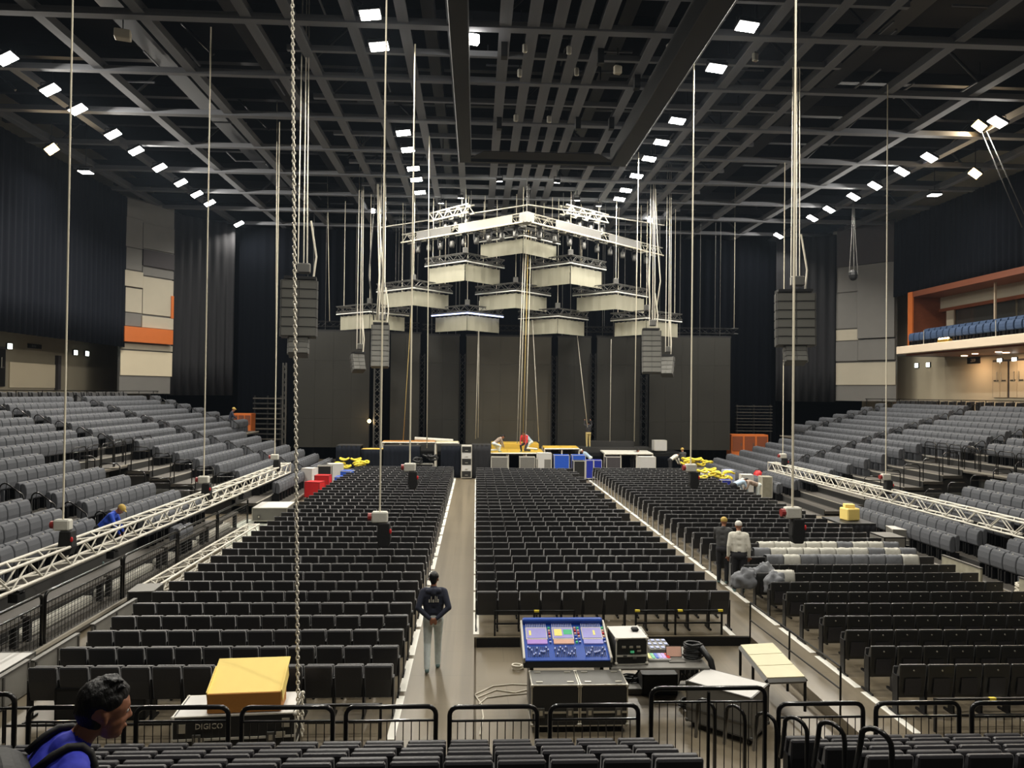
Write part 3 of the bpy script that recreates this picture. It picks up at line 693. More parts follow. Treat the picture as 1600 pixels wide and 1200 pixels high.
# ------------------------------------------------------------------ handrails in the stands
hp = thing('aisle_handrail', 'x', 'handrail')
MB().tube([(0, 0, 0), (0, 0, .78)] + arc((.14, 0, .78), .14, PI, PI * .35, (1, 0, 0), (0, 0, 1), 4) + [(.62, 0, .60), (.66, 0, .42), (.60, 0, .30)], .022, 6).build('hoop', 'black_rail', hp, smooth=True)
MB().cyl((0, 0, 0), (0, 0, .02), .06, 8).build('foot', 'black_rail', hp)
for sd, nm in ((-1, 'left'), (1, 'right')):
    for ya, an, k0, k1 in ((20.8, 'nearest', 0, 5), (31.1, 'upper', 6, 13), (38.8, 'middle', -1, 12), (47.1, 'far', 6, 12)):
        for k in range(k0, k1 + 1):
            c = copy_tree(hp); c.location = (rowX(sd, k) + sd * .02, ya, tz(k)); c.rotation_euler.z = 0 if sd < 0 else PI
            tag(c, f'black looped handrail, {ORD[k - k0]} from the bottom of the {an} stairs, {nm} stand', 'handrail', f'looped stair handrails of the {nm} stand')
    # guard frames around the gap
    def guard(label, p, q, h=.95):
        p, q = Vector(p), Vector(q); t = thing('gap_guard', label, 'rail', (p + q) / 2, f'guard frames around the {nm} stand gap')
        up = Vector((0, 0, 1)); d = (q - p).normalized()
        MB().tube([p, p + up * (h - .1)] + [p + up * h + d * .1, q + up * h - d * .1] + [q + up * (h - .1), q], .022, 6).build('frame', 'black_rail', t, smooth=True)
        strut('mid_bar', p + up * (h * .82), q + up * (h * .82), .016, 'black_rail', t)
        return t
    for yv, en in ((26.12, 'near'), (30.35, 'far')):
        for k in range(0, 5):
            X = rowX(sd, k); guard(f'black guard frame at the {en} edge of the {nm} gap, {ORD[k]} step up', (X - sd * .68, yv, tz(k)), (X + sd * .02, yv, tz(k)))
    X5 = rowX(sd, 5) - sd * .68
    for i in range(4): guard(f'black guard frame above the {nm} gap, {ORD[i]} from the camera', (X5, 26.3 + i * 1.0, tz(5)), (X5, 27.2 + i * 1.0, tz(5)))
    for i in range(4): guard(f'black guard frame on the {nm} stand landing behind the gap, {ORD[i]} from the camera', (X5 + sd * .6, 30.4 + i * .9, tz(5)), (X5 + sd * .6, 31.2 + i * .9, tz(5)))
    # rail of the upper deck
    xg = rowX(sd, 13) - sd * .62
    t = thing('deck_rail', f'thin black rail along the upper deck of the {nm} stand', 'rail', (xg, 41, tz(13)))
    MB().box(xg - .02, xg + .02, 32.3, 50.8, tz(13) + .86, tz(13) + .9).build('top_bar', 'black_rail', t)
    for i in range(10): strut('post', (xg, 32.4 + i * 2.03, tz(13)), (xg, 32.4 + i * 2.03, tz(13) + .88), .02, 'black_rail', t)
    t = thing('stair_rail', f'sloping black rail beside the upper deck stairs of the {nm} stand', 'rail', (xg, 32, tz(13)))
    for hz in (.5, .95): MB().tube([(xg, 31.9, tz(13) + hz), (xg + sd * 1.5, 31.9, tz(15) + hz + .1)], .025, 6).build('bar', 'black_rail', t)
    for xx, zz in ((xg, tz(13)), (xg + sd * 1.5, tz(15))): strut('post', (xx, 31.9, tz(12)), (xx, 31.9, zz + 1.0), .025, 'black_rail', t)
kill(hp)
# things left lying on the left stand
def small_box(name, label, cat, c, s, m, rotz=0):
    c = Vector(c); R = Matrix.Rotation(rotz, 3, 'Z')
    return tag(MB().obox(c + Vector((0, 0, s[2] / 2)), s, R).build(name, m, None, bevel=min(s) * .08), label, cat)
p = (rowX(-1, 8) + .42, 38.9, tz(8)); small_box('red_bag', 'small red bag left on the middle stairs of the left stand', 'bag', p, (.3, .55, .32), 'red')
p = (rowX(-1, 8) + .6, 36.6, tz(8)); small_box('paper_sheet', 'white paper left on a row of the left stand', 'paper', p, (.3, .5, .02), 'shirt_white')

# ------------------------------------------------------------------ trusses
def frame_axes(p, q, up=(0, 0, 1)):
    p, q = Vector(p), Vector(q); d = (q - p).normalized(); s = d.cross(Vector(up)).normalized(); u = s.cross(d)
    return p, q, d, s, u
def box_truss(t, p, q, w, h, step, rc, rb, m, merged=None):
    """box truss between two end-centre points; parts are chords and braces, or one merged mesh called `merged`"""
    p, q, d, s, u = frame_axes(p, q); L = (q - p).length; n = max(1, round(L / step)); st = L / n
    cs = [s * (a * w / 2) + u * (b * h / 2) for a, b in ((-1, -1), (1, -1), (1, 1), (-1, 1))]
    mb = MB(); 
    add = (lambda nm, a, b, r: mb.cyl(a, b, r, 5)) if merged else (lambda nm, a, b, r: strut(nm, a, b, r, m, t, 6))
    for c in cs: add('chord', p + c, q + c, rc)
    for f in range(4):
        a, b = cs[f], cs[(f + 1) % 4]
        for i in range(n):
            A, B = (a, b) if i % 2 == 0 else (b, a)
            add('brace', p + A + d * (st * i), p + B + d * (st * (i + 1)), rb)
        if not merged:
            for i in (0, n): add('end_bar', p + a + d * (st * i), p + b + d * (st * i), rb)
    if merged: return mb.build(merged, m, t, smooth=False)
tl = thing('box_truss', 'long pale aluminium box truss hung along the left stand', 'truss', (-8.9, 25, 1.15))
box_truss(tl, (-8.9, 11.2, 1.37), (-8.9, 35.2, 1.37), .42, .42, .52, .034, .02, 'alu_paint')
tr = thing('box_truss', 'long pale aluminium box truss hung along the right stand', 'truss', (15.65, 28, 1.1))
box_truss(tr, (15.65, 17.8, 1.28), (15.65, 38.2, 1.28), .42, .42, .52, .034, .02, 'alu_paint')
tf = thing('ladder_truss', 'lower pale aluminium truss resting beside the left chair block', 'truss', (-7.6, 22, 0))
box_truss(tf, (-7.55, 17.6, .22), (-7.55, 25.6, .22), .4, .4, .5, .03, .018, 'alu_paint')
for t, X, ys in ((tl, -8.9, (14.5, 18.2, 22.4, 28)), (tr, 15.65, (20.5, 22.6, 25.4))):   # clamps under the trusses
    for y in ys:
        MB().box(X - .3, X + .3, y - .06, y + .06, (1.15 if X < 0 else 1.07) - .08, (1.15 if X < 0 else 1.07)).box(X + .12, X + .3, y - .12, y + .12, .93 if X < 0 else .86, 1.1).build('clamp', 'black_metal', t)

# ------------------------------------------------------------------ chain hoists
def hoist(label, X, Y, z, top=17.0, rope='white_rope', r=.022, body='cloth_pale', bag=True, red=True, s=1.0):
    t = thing('chain_hoist', label, 'hoist', (X, Y, z), 'chain hoists hanging from the ceiling')
    strut('lift_chain', (X, Y, z + .5 * s), (X, Y, top), r, rope, t, 6)
    MB().obox((X, Y, z + .42 * s), (.34 * s, .2 * s, .24 * s)).build('motor', body, t, bevel=.03)
    MB().cyl((X - .25 * s, Y, z + .42 * s), (X - .15 * s, Y, z + .42 * s), .085 * s, 10).build('gear_cover', 'red_dark', t)
    if bag: MB().prism([(-.12, .3), (.12, .3), (.15, -.05), (.1, -.22), (-.1, -.22), (-.15, -.05)], (X + .1 * s, Y - .12, z), (s, 0, 0), (0, 0, s), (0, .24, 0)).build('chain_bag', 'bag_black', t, bevel=.02)
    if red: MB().ball((X + .24 * s, Y - .1, z + .12 * s), (.03 * s, .03 * s, .06 * s), 8, 5).build('hook', 'red', t, smooth=True)
    return t
for i, (px, py, X, lab) in enumerate(((98, 845, -8.9, 'hoist on the left truss, nearest the camera'), (318, 772, -8.9, 'hoist at the middle of the left truss'), (429, 732, -8.9, 'hoist at the far end of the left truss'))):
    p = atx(px, py, X); hoist('chain ' + lab, X, p.y, 1.62, red=i < 2)
for px, lab in ((1384, 'hoist at the middle of the right truss'), (1223, 'hoist at the far end of the right truss')):
    p = atx(px, 745, 15.65); hoist('chain ' + lab, 15.65, p.y, 1.53)
for px, py, Y, lab, r in ((593, 838, 18.5, 'large chain hoist hanging over the left chairs, nearest', .022), (640, 752, 25.4, 'chain hoist hanging over the left chairs beyond the large one', .026), (1079, 752, 26.0, 'chain hoist hanging over the right chairs near the stage', .026), (1238, 832, 17.6, 'chain hoist hanging over the right chairs near the white covers', .03)):
    p = at(px, py, Y); hoist(lab, p.x, p.y, p.z, r=r, s=1.15)
def line_drop(label, px0, py0, px1, py1, Y0, Y1=None, r=.02, m='white_rope', z1=None):
    a, b = at(px0, py0, Y0), at(px1, py1, Y1 or Y0)
    if z1: a = b + (a - b) * ((z1 - b.z) / (a.z - b.z))
    o = MB().tube([b, b + (a - b) * .5, a], r, 6).build('rigging_cable', m, None, smooth=True)
    return tag(o, label, 'cable', 'rigging cables hanging from the roof')
line_drop('pale rigging cable ending at the left stage edge', 671, 207, 667, 700, 34.5, z1=17.0)
line_drop('pale rigging cable ending at the right stage edge', 998, 225, 991, 690, 36.0, z1=17.0)
line_drop('thin rigging cable left of the left speaker array', 433, 180, 431, 560, 36.0, z1=20.2)
line_drop('thin rigging cable ending above the left side screen', 513, 372, 515, 502, 49.5, z1=20.2)
line_drop('thin rigging cable ending above the right side screen', 1148, 385, 1147, 512, 50.0, z1=20.2)
for i, (x0, x1, m) in enumerate(((822, 812, 'white_rope'), (826, 817, 'warm_rope'), (830, 821, 'white_rope'), (819, 808, 'cable_white'))):
    line_drop(f'thin {("white", "yellowish", "pale", "greyish")[i]} rope of the bundle dropping to the stage centre, {ORD[i]} of four', x0, 360, x1, 693, 43.5, r=.022, m=m)
line_drop('slack rope slanting down in front of the centre screen', 832, 500, 842, 690, 46, r=.018, m='cable_white')
line_drop('slack rope slanting down to the person on the stage', 902, 525, 918, 668, 47.0, r=.02, m='cable_white')
line_drop('yellowish rope slanting across the left centre screen', 643, 480, 630, 688, 46.5, r=.018, m='warm_rope')
line_drop('pale rope in front of the left centre screen gap', 748, 500, 743, 686, 46.5, r=.018, m='cable_white')
line_drop('pale rope beside the centre screen', 749, 470, 747, 684, 47.0, r=.018, m='cable_white')
line_drop('thin rope in front of the right centre screen', 955, 530, 953, 690, 47.0, r=.015, m='cable_white')
# slanting pair of lines on the right
for i, (a, b) in enumerate((((1533, 205), (1597, 355)), ((1541, 205), (1610, 355)))):
    line_drop(f'slanting steel line below the brightest spotlight, {("left", "right")[i]} one', *a, *b, 30, 29.0, .02, 'alu_dark')
# big near chain falling into the lidded case
def chain(p, q, link, r):
    p, q, d, s, u = frame_axes(p, q, (0, 1, 0)); n = int((q - p).length / (link * .72)); b = MB()
    for i in range(n):
        c = p + d * (link * .72 * (i + .5)); a = s if i % 2 else u; h = link / 2 - r; w = link * .24
        pts = [c + a * w + d * (h - w), c + a * w * .7 + d * (h - w * .3), c + d * h, c - a * w * .7 + d * (h - w * .3), c - a * w + d * (h - w), c - a * w - d * (h - w), c - a * w * .7 - d * (h - w * .3), c - d * h, c + a * w * .7 - d * (h - w * .3), c + a * w - d * (h - w)]
        b.tube(pts, r, 4, True)
    return b
ct = thing('lifting_chain', 'heavy bright link chain hanging from the roof into the near case', 'chain', at(466, 1120, 10.35))
pb, pt = at(466, 1128, 10.35), at(457, 0, 10.6); pt = pb + (pt - pb) * ((17.0 - pb.z) / (pt.z - pb.z))
chain(pb, pt, .078, .0115).build('links', 'steel_chain', ct, smooth=True)['kind'] = 'stuff'
chain(pb + Vector((.05, .0, .42)), pb + Vector((.06, -.02, -.2)), .078, .0115).build('loose_end', 'steel_chain', ct, smooth=True)
chain(pb + Vector((-.03, .05, .12)), pb + Vector((-.05, .03, -.2)), .078, .0115).build('loose_end', 'steel_chain', ct, smooth=True)

# ------------------------------------------------------------------ stage: deck, screens, towers
stg = thing('stage', 'black stage deck in front of the tall screens', 'stage', (3.2, 48, 0))
MB().box(-7.2, 13.6, 47.4, 53.5, .9, 1.2).build('deck', 'black_metal', stg)
pleats('skirt', 'back_black', (-7.2, 47.38), (13.6, 47.38), .02, .98, .3, .04, stg)
for x in range(-6, 14, 3): MB().box(x - .05, x + .05, 48, 48.1, 0, .9).build('leg', 'alu_dark', stg)
MB().box(4.9, 11.5, 47.6, 49.2, 1.2, 1.5).build('upper_platform', 'mask_black', stg)
MB().box(7.6, 10.5, 48.4, 49.4, 1.5, 1.85).build('upper_platform', 'mask_black', stg)
MB().box(-4.5, 0, 48.2, 49.3, 1.2, 1.55).build('upper_platform', 'mask_black', stg)
def led_screen(label, x0, x1, yt, yb, Y, m='screen', grp='tall dark video screens'):
    a, b = at(x0, yt, Y), at(x1, yb, Y); z0 = 1.22; z1 = a.z
    t = thing('video_screen', label, 'screen', ((a.x + b.x) / 2, Y, z0), grp)
    n = max(1, round((b.x - a.x) / 1.2)); w = (b.x - a.x) / n; nz = max(1, round((z1 - z0) / 1.95)); hz = (z1 - z0) / nz
    for i in range(n):
        for j in range(nz):
            cube('screen_tile', (a.x + w * (i + .5), Y, z0 + hz * (j + .5)), (w - .006, .1, hz - .006), m, t)
    MB().box(a.x, b.x, Y + .06, Y + .14, z0, z1).build('back_frame', 'black_metal', t)
    MB().box(a.x - .05, b.x + .05, Y - .02, Y + .2, z1, z1 + .12).build('top_rail', 'black_metal', t)
    for i in range(4): strut('hanging_line', (a.x + (b.x - a.x) * (i + .5) / 4, Y + .1, z1), (a.x + (b.x - a.x) * (i + .5) / 4, Y + .1, 17), .012, 'alu_dark', t, 5)
led_screen('wide dark video screen on the far left of the stage', 465, 576, 517, 700, 50)
led_screen('wide dark video screen on the far right of the stage', 1015, 1140, 526, 700, 50)
led_screen('dark video screen left of the left stage tower', 611, 655, 521, 690, 50.6)
led_screen('dark video screen between the left tower and the centre screen', 668, 716, 524, 690, 50.6)
led_screen('large centre video screen with a painted smoky sheen', 729, 860, 525, 690, 50.6, 'screen_painted_sheen')
led_screen('dark video screen right of the centre screen', 872, 922, 527, 690, 50.6)
led_screen('dark video screen left of the right stage tower', 933, 1000, 527, 690, 50.6)
def tower(label, px, yt, Y, m='alu_dark', w=.34):
    p = at(px, yt, Y); t = thing('truss_tower', label, 'truss', (p.x, Y, 1.2), 'upright truss towers on the stage')
    box_truss(t, (p.x, Y, 1.22), (p.x, Y + .001, p.z), w, w, .42, .03, .018, m, None if False else 'lattice')
    MB().box(p.x - .4, p.x + .4, Y - .4, Y + .4, 1.2, 1.24).build('base_plate', 'alu_dark', t)
tower('latticed truss tower below the left inner speaker array', 590, 576, 49.2, 'alu_dark', .4)
tower('dark truss tower left of the left centre screen', 660, 553, 49.9, 'black_metal')
tower('dark truss tower left of the large centre screen', 723, 553, 49.9, 'black_metal')
tower('dark truss tower right of the large centre screen', 866, 556, 49.9, 'black_metal')
tower('dark truss tower beside the person on the stage', 927, 552, 49.9, 'black_metal')
tower('latticed truss tower below the right inner speaker array', 1006, 586, 49.4, 'black_metal', .4)
tower('thin truss tower at the left edge of the far left screen', 445, 567, 49.6, 'alu_dark', .2)
wl_ = at(577, 658, 49); t = thing('work_lamp', 'small glaring work lamp beside the far left screen', 'lamp', (wl_.x, 49, 1.2))
strut('stand', (wl_.x, 49, 1.2), (wl_.x, 49, wl_.z - .1), .025, 'black_metal', t); MB().ball((wl_.x, 49, wl_.z), .12, 10, 6).build('bulb', 'lens_warm', t, smooth=True)
ld = bpy.data.lights.new('work_light', 'POINT'); ld.energy = 12; ld.color = (1, .85, .6); ld.shadow_soft_size = .12; lo = bpy.data.objects.new('work_light', ld); COL.objects.link(lo); lo.parent = t; lo.location = (0, -.2, wl_.z - 1.2)
# truss header above the side screens
for lab, x0, x1, yy, Y in (('left', 455, 655, 512, 50.3), ('centre', 660, 1000, 518, 50.9), ('right', 940, 1152, 521, 50.3)):
    a, b = at(x0, yy, Y), at(x1, yy + 2, Y); z = (a.z + b.z) / 2 + .25
    t = thing('header_truss', f'black box truss above the {lab} screens', 'truss', ((a.x + b.x) / 2, Y, z))
    box_truss(t, (a.x, Y, z), (b.x, Y, z), .35, .35, .5, .03, .018, 'black_metal', 'lattice')
    for k in range(3): strut('hanging_line', (a.x + (b.x - a.x) * (k + .5) / 3, Y, z), (a.x + (b.x - a.x) * (k + .5) / 3, Y, 17), .014, 'alu_dark', t, 5)

# ------------------------------------------------------------------ hanging corner pods: truss, banner, light bar
def pod(label, pxl, pxr, pxa, ya, yl, yb, Y, bar='led_strip'):
    """pxl..pxr: picture span of the bar, ya: height of the bar at the near corner, yb: bottom of the banner there"""
    c = at(pxa, ya, Y); a_ = at(pxl, ya, Y + 2.2); b_ = at(pxr, ya, Y + 2.2)
    half = (b_.x - a_.x) / 2 * .97; zb = c.z; hb = max(.7, c.z - at(pxa, yb, Y).z - .14)
    cx = (a_.x + b_.x) / 2; dep = half * .9
    N, Lc, Rc, B = Vector((c.x, Y, 0)), Vector((cx - half, Y + dep, 0)), Vector((cx + half, Y + dep, 0)), Vector((2 * cx - c.x, Y + 2 * dep, 0))
    t = thing('corner_pod', label, 'stage pod', (cx, Y + dep, zb - hb), 'hanging banner pods over the stage')
    up = Vector((0, 0, 1)); mid = Vector((cx, Y + dep, 0))
    for p, q in ((Lc, N), (N, Rc), (Rc, B), (B, Lc)):
        P, Q = mid + (p - mid) * .96, mid + (q - mid) * .96
        box_truss(t, P + up * (zb + .42), Q + up * (zb + .42), .3, .36, .42, .028, .017, 'alu_dark', 'truss_side')
        n = 14; d = (q - p); vs = []; fs = []; nrm = (mid - (p + q) / 2).normalized()
        for i in range(n + 1):
            s = .06 + .88 * i / n; e = .05 * abs(math.sin(i * PI / 2 * 1.0 + .3))
            off = nrm * (.16 + .02 * math.sin(i * 1.9 + p.x))
            vs += [p + d * s + off + up * (zb + .02 - e), p + d * s + off + up * (zb - hb)]
        fs = [(2 * i, 2 * i + 1, 2 * i + 3, 2 * i + 2) for i in range(n)]
        if q is B or p is B: continue
        bo = MB().add(vs, fs).build('banner', 'banner', t); md = bo.modifiers.new('thick', 'SOLIDIFY'); md.thickness = .02
    for p, q in ((Lc, N), (N, Rc)):
        strut('light_bar', mid + (p - mid) * 1.0 + up * (zb + .12), mid + (q - mid) * 1.0 + up * (zb + .12), .045, bar, t, 6)
    for p in (N * .9 + mid * .1, Lc * .8 + mid * .2, Rc * .8 + mid * .2):
        strut('hanging_line', p + up * (zb + .6), p + up * 17.0, .015, 'white_rope', t, 5)
    MB().obox(N * .9 + mid * .1 + up * (zb + .78), (.3, .25, .35)).build('motor', 'alu_dark', t, bevel=.03)
    return t
pod('top pod under the roof truss peak, its banner brightly lit', 742, 878, 818, 371, 383, 398, 42.4)
pod('left pod of the second tier of banner pods', 662, 790, 727, 411, 422, 441, 43.2)
pod('right pod of the second tier of banner pods', 822, 949, 892, 414, 424, 446, 43.2)
pod('left pod of the third tier, beside the left inner speakers', 587, 709, 646, 453, 462, 480, 44.0)
pod('centre pod of the third tier of banner pods', 741, 862, 806, 457, 465, 484, 44.0)
pod('right pod of the third tier of banner pods', 893, 1014, 963, 459, 468, 486, 44.0)
pod('leftmost pod of the lowest tier of banner pods', 525, 641, 577, 490, 496, 516, 44.8)
pod('lowest tier pod with the glowing blue white bar', 673, 788, 730, 492, 500, 519, 44.8, 'led_blue')
pod('third pod from the left in the lowest tier', 808, 920, 872, 497, 502, 524, 44.8)
pod('rightmost pod of the lowest tier of banner pods', 952, 1066, 1010, 500, 503, 526, 44.8)

# ------------------------------------------------------------------ chevron roof trusses with moving lights
def chevron(label, A, Lp, Rp, w, h, rope=True, mat_='alu'):
    t = thing('chevron_truss', label, 'truss', A)
    box_truss(t, A, Lp, w, h, .5, .04, .022, mat_, 'truss_wing'); box_truss(t, A, Rp, w, h, .5, .04, .022, mat_, 'truss_wing')
    MB().obox(A, (w * 1.2, w * 1.2, h * 1.15), Matrix.Rotation(PI / 4, 3, 'Z')).build('corner_block', 'alu_dark', t)
    for P in (A, Lp, Rp, (Vector(A) + Vector(Lp)) / 2, (Vector(A) + Vector(Rp)) / 2):
        strut('hanging_line', P, (P[0], P[1], 17.0), .02, 'alu_dark', t, 5)
    return t
A1 = at(823, 341, 40.5); zf = A1.z
def on_z_px(px, py, z): return onz(px, py, z)
L1, R1 = on_z_px(633, 374, zf), on_z_px(1030, 394, zf)
chevron('large V shaped roof truss pointing at the audience, front one', A1, L1, R1, .5, .5)
fa = thing('truss_fascia', 'pale fascia panels along the front roof truss', 'panel', A1 - Vector((0, 0, .3)))
for e, (f0, f1, f2, f3) in ((L1, (.08, .5, .56, .86)), (R1, (.16, .48, .54, .8))):
    d = (e - A1); n_ = Vector((d.y, -d.x, 0)).normalized(); n_ = -n_ if n_.y > 0 else n_
    R = Matrix((d.normalized(), -n_, Vector((0, 0, 1)))).transposed()
    for a, b in ((f0, f1), (f2, f3)):
        MB().obox(A1 + d * ((a + b) / 2) + n_ * .3, (d.length * (b - a), .03, .46), R).build('panel', 'banner' if a < .5 and e is L1 else 'alu_dark', fa)
    strut('edge_bar', A1 + n_ * .34 - Vector((0, 0, .27)), e + n_ * .34 - Vector((0, 0, .27)), .05, 'white_rope', fa)
A2 = at(826, 320, 42.0); z2 = A2.z
L2, R2 = on_z_px(592, 356, z2), on_z_px(1038, 352, z2)
t2 = thing('chevron_cable', 'thin upper V shaped tube above the front roof truss', 'tube', A2)
strut('tube', A2, L2, .05, 'alu', t2); strut('tube', A2, R2, .05, 'alu', t2)
for P in (A2, L2, R2): strut('hanging_line', P, (P.x, P.y, 17), .018, 'alu_dark', t2)
SEG = []
for lab, (xa, ya), (xb, yb) in (('left', (736, 326), (676, 341)), ('right', (880, 327), (946, 343))):
    Y = 44.5; a = at(xa, ya, Y - .8); b = onz(xb, yb, a.z)
    t = thing('bright_truss', f'brightly lit short truss at the upper {lab} of the roof rig', 'truss', (a + b) / 2)
    box_truss(t, a, b, .5, .5, .45, .05, .03, 'alu_paint', 'lattice'); strut('hanging_line', a, (a.x, a.y, 17), .02, 'alu_dark', t); strut('hanging_line', b, (b.x, b.y, 17), .02, 'alu_dark', t)
    SEG.append((lab, a, b, t))
    for f in (.25, .75):                                     # work lights fixed under the roof, aimed at the rig
        p = a + (b - a) * f + Vector((0, -1.2, 1.0)); p.z = min(p.z, 16.5)
        floodlight(f'small rig lamp over the {lab} bright truss, {("inner", "outer")[f > .5]} one', p.x, p.y, p.z, (0, .5, -1), 45, 'lens_white', 'rig lamps over the stage', (1, .96, .84), (.3, .25))
for i, (px, py, X) in enumerate(((780, 338, 0), (870, 338, 0))):
    p = at(px, 322, 39.2); p.z = 16.4
    floodlight(f'small rig lamp in front of the roof truss peak, {("left", "right")[i]} one', p.x, p.y, p.z, ((.05, -.05)[i], .55, -1), 130, 'lens_white', 'rig lamps over the stage', (1, .95, .8), (.3, .25))
# moving lights under the front truss
mp_ = thing('moving_light', 'x', 'stage light')
MB().box(-.17, .17, -.14, .14, -.16, 0).build('base', 'black_metal', mp_, bevel=.02)
MB().box(-.2, -.16, -.05, .05, -.5, -.14).box(.16, .2, -.05, .05, -.5, -.14).box(-.2, .2, -.05, .05, -.17, -.13).build('yoke', 'black_metal', mp_)
MB().tube([(0, 0, -.3), (0, 0, -.4), (0, 0, -.62), (0, 0, -.72)], [.09, .15, .15, .13], 10).build('head', 'alu_dark', mp_, smooth=True)
MB().cyl((0, 0, -.72), (0, 0, -.735), .11, 10).build('lens', 'glass_dark', mp_)
for nm, e in (('left', L1), ('right', R1)):
    for i in range(9):
        f = .08 + .1 * i; P = A1 + (e - A1) * f
        c = copy_tree(mp_); c.location = P - Vector((0, 0, .27)); c.rotation_euler.z = random.uniform(0, 3)
        tag(c, f'hanging moving stage light, {ORD[i]} from the peak under the {nm} roof wing', 'stage light', f'moving lights under the {nm} roof wing')
for lab, a, b, t in SEG:
    for i in range(4):
        P = a + (b - a) * (.1 + .27 * i)
        c = copy_tree(mp_); c.location = P - Vector((0, 0, .27))
        tag(c, f'moving stage light, {ORD[i]} from the centre below the bright {lab} truss', 'stage light', f'moving lights below the bright {lab} truss')
kill(mp_)

# ------------------------------------------------------------------ speaker arrays
def array(label, px0, px1, py0, py1, Y, n, rot, curve=0., under=0, tilt=0.):
    a, b = at(px0, py0, Y), at(px1, py1, Y); w = (b.x - a.x) * .86; h = (a.z - b.z) / n; cx = (a.x + b.x) / 2; z1 = a.z
    t = thing('speaker_array', label, 'speaker array', (cx, Y, b.z), 'hanging speaker arrays')
    R0 = Matrix.Rotation(rot, 3, 'Z'); c = Vector((cx, Y, z1)); ang = tilt
    def cabinet(c, w, h, ang):
        R = R0 @ Matrix.Rotation(-ang, 3, 'X'); m = c + R @ Vector((0, .2, -h / 2))
        body = MB().obox(m, (w, .5, h * .95), R).build('cabinet', 'cab', t, bevel=.012)
        for s in (-1, 1): MB().obox(m + R @ Vector((s * w * .245, -.26, 0)), (w * .46, .03, h * .80), R).build('grille', 'grille', body)
        MB().obox(m + R @ Vector((0, -.265, h * .45)), (w, .03, h * .05), R).build('lip', 'alu_dark', body)
        for s in (-1, 1): MB().obox(m + R @ Vector((s * (w / 2 + .02), -.12, 0)), (.035, .14, h * .9), R).build('rigging_plate', 'alu_dark', body)
        return c + R @ Vector((0, 0, -h))
    for i in range(n): c = cabinet(c, w, h, ang); ang += curve
    for i in range(under): c = cabinet(c + R0 @ Vector((0, .1, 0)) * (i == 0), w * .55, h * .62, ang + .1); ang += .06
    top = Vector((cx, Y + .1, z1))
    MB().obox(top + Vector((0, .1, .08)), (w * .9, .6, .1), R0).build('fly_frame', 'black_metal', t)
    MB().obox(top + Vector((w * .1, .1, .45)), (w * .36, .3, .36), R0).build('motor', 'alu_dark', t, bevel=.04)
    for dx in (-.1, .1, .22): strut('hanging_line', top + Vector((dx, .1, .3)), (cx + dx * .7, Y + .2, 20.2), .02, 'steel_chain', t, 6)
    MB().tube([top + Vector((w * .35, .2, .1)), top + Vector((w * .42, .25, .9)), top + Vector((w * .25, .25, 2.2))], .035, 6).build('cable_loom', 'cable_white', t)
array('main left speaker array behind the link chain', 436, 498, 437, 527, 26.5, 6, .16, .02, 3)
array('main right speaker array beside the charcoal drape', 1211, 1276, 457, 541, 26.0, 6, -.18, .02, 3)
array('left inner speaker array above the lattice tower', 579, 609, 507, 574, 42.5, 8, .1, .03, 0)
array('right inner speaker array above the stage tower', 1002, 1034, 516, 583, 42.0, 8, -.1, .03, 0)
array('small tilted speaker cluster left of the left inner array', 548, 570, 553, 580, 44, 4, .5, .08, 0, .25)
array('small tilted speaker cluster right of the right inner array', 1033, 1054, 557, 587, 44, 4, -.5, .08, 0, .25)
for lab, px, py, Y in (('pale cable bundle hanging beside the left inner array', 588, 360, 42.8), ('pale cable bundle hanging beside the right inner array', 1021, 378, 42.4)):
    a = at(px, py, Y); b = at(px - 1, 500, Y); t = thing('cable_bundle', lab, 'cable', b)
    for k in range(4):
        o_ = Vector((random.uniform(-.25, .25), random.uniform(-.1, .1), 0))
        MB().tube([Vector((a.x, a.y, 17)) + o_ * .4, a + o_, (a + b) / 2 + o_ * 1.8, b + o_ * .5], .035, 6).build('cable', ('cable_white', 'alu_dark')[k % 2], t, smooth=True)
# dark rigging parts hanging high beside the right drape
p = at(1333, 430, 44); t = thing('rigging_bridle', 'small dark rigging bridle hanging in front of the right panels', 'rigging', p)
for dx in (-.25, .05, .3): MB().tube([p + Vector((dx, 0, 0)), p + Vector((dx * .4, 0, 2.5)), (p.x + dx * .2, p.y, 17)], .02, 5).build('line', 'alu_dark', t)
MB().ball(p, (.3, .2, .35), 8, 6).build('knot', 'black_metal', t)

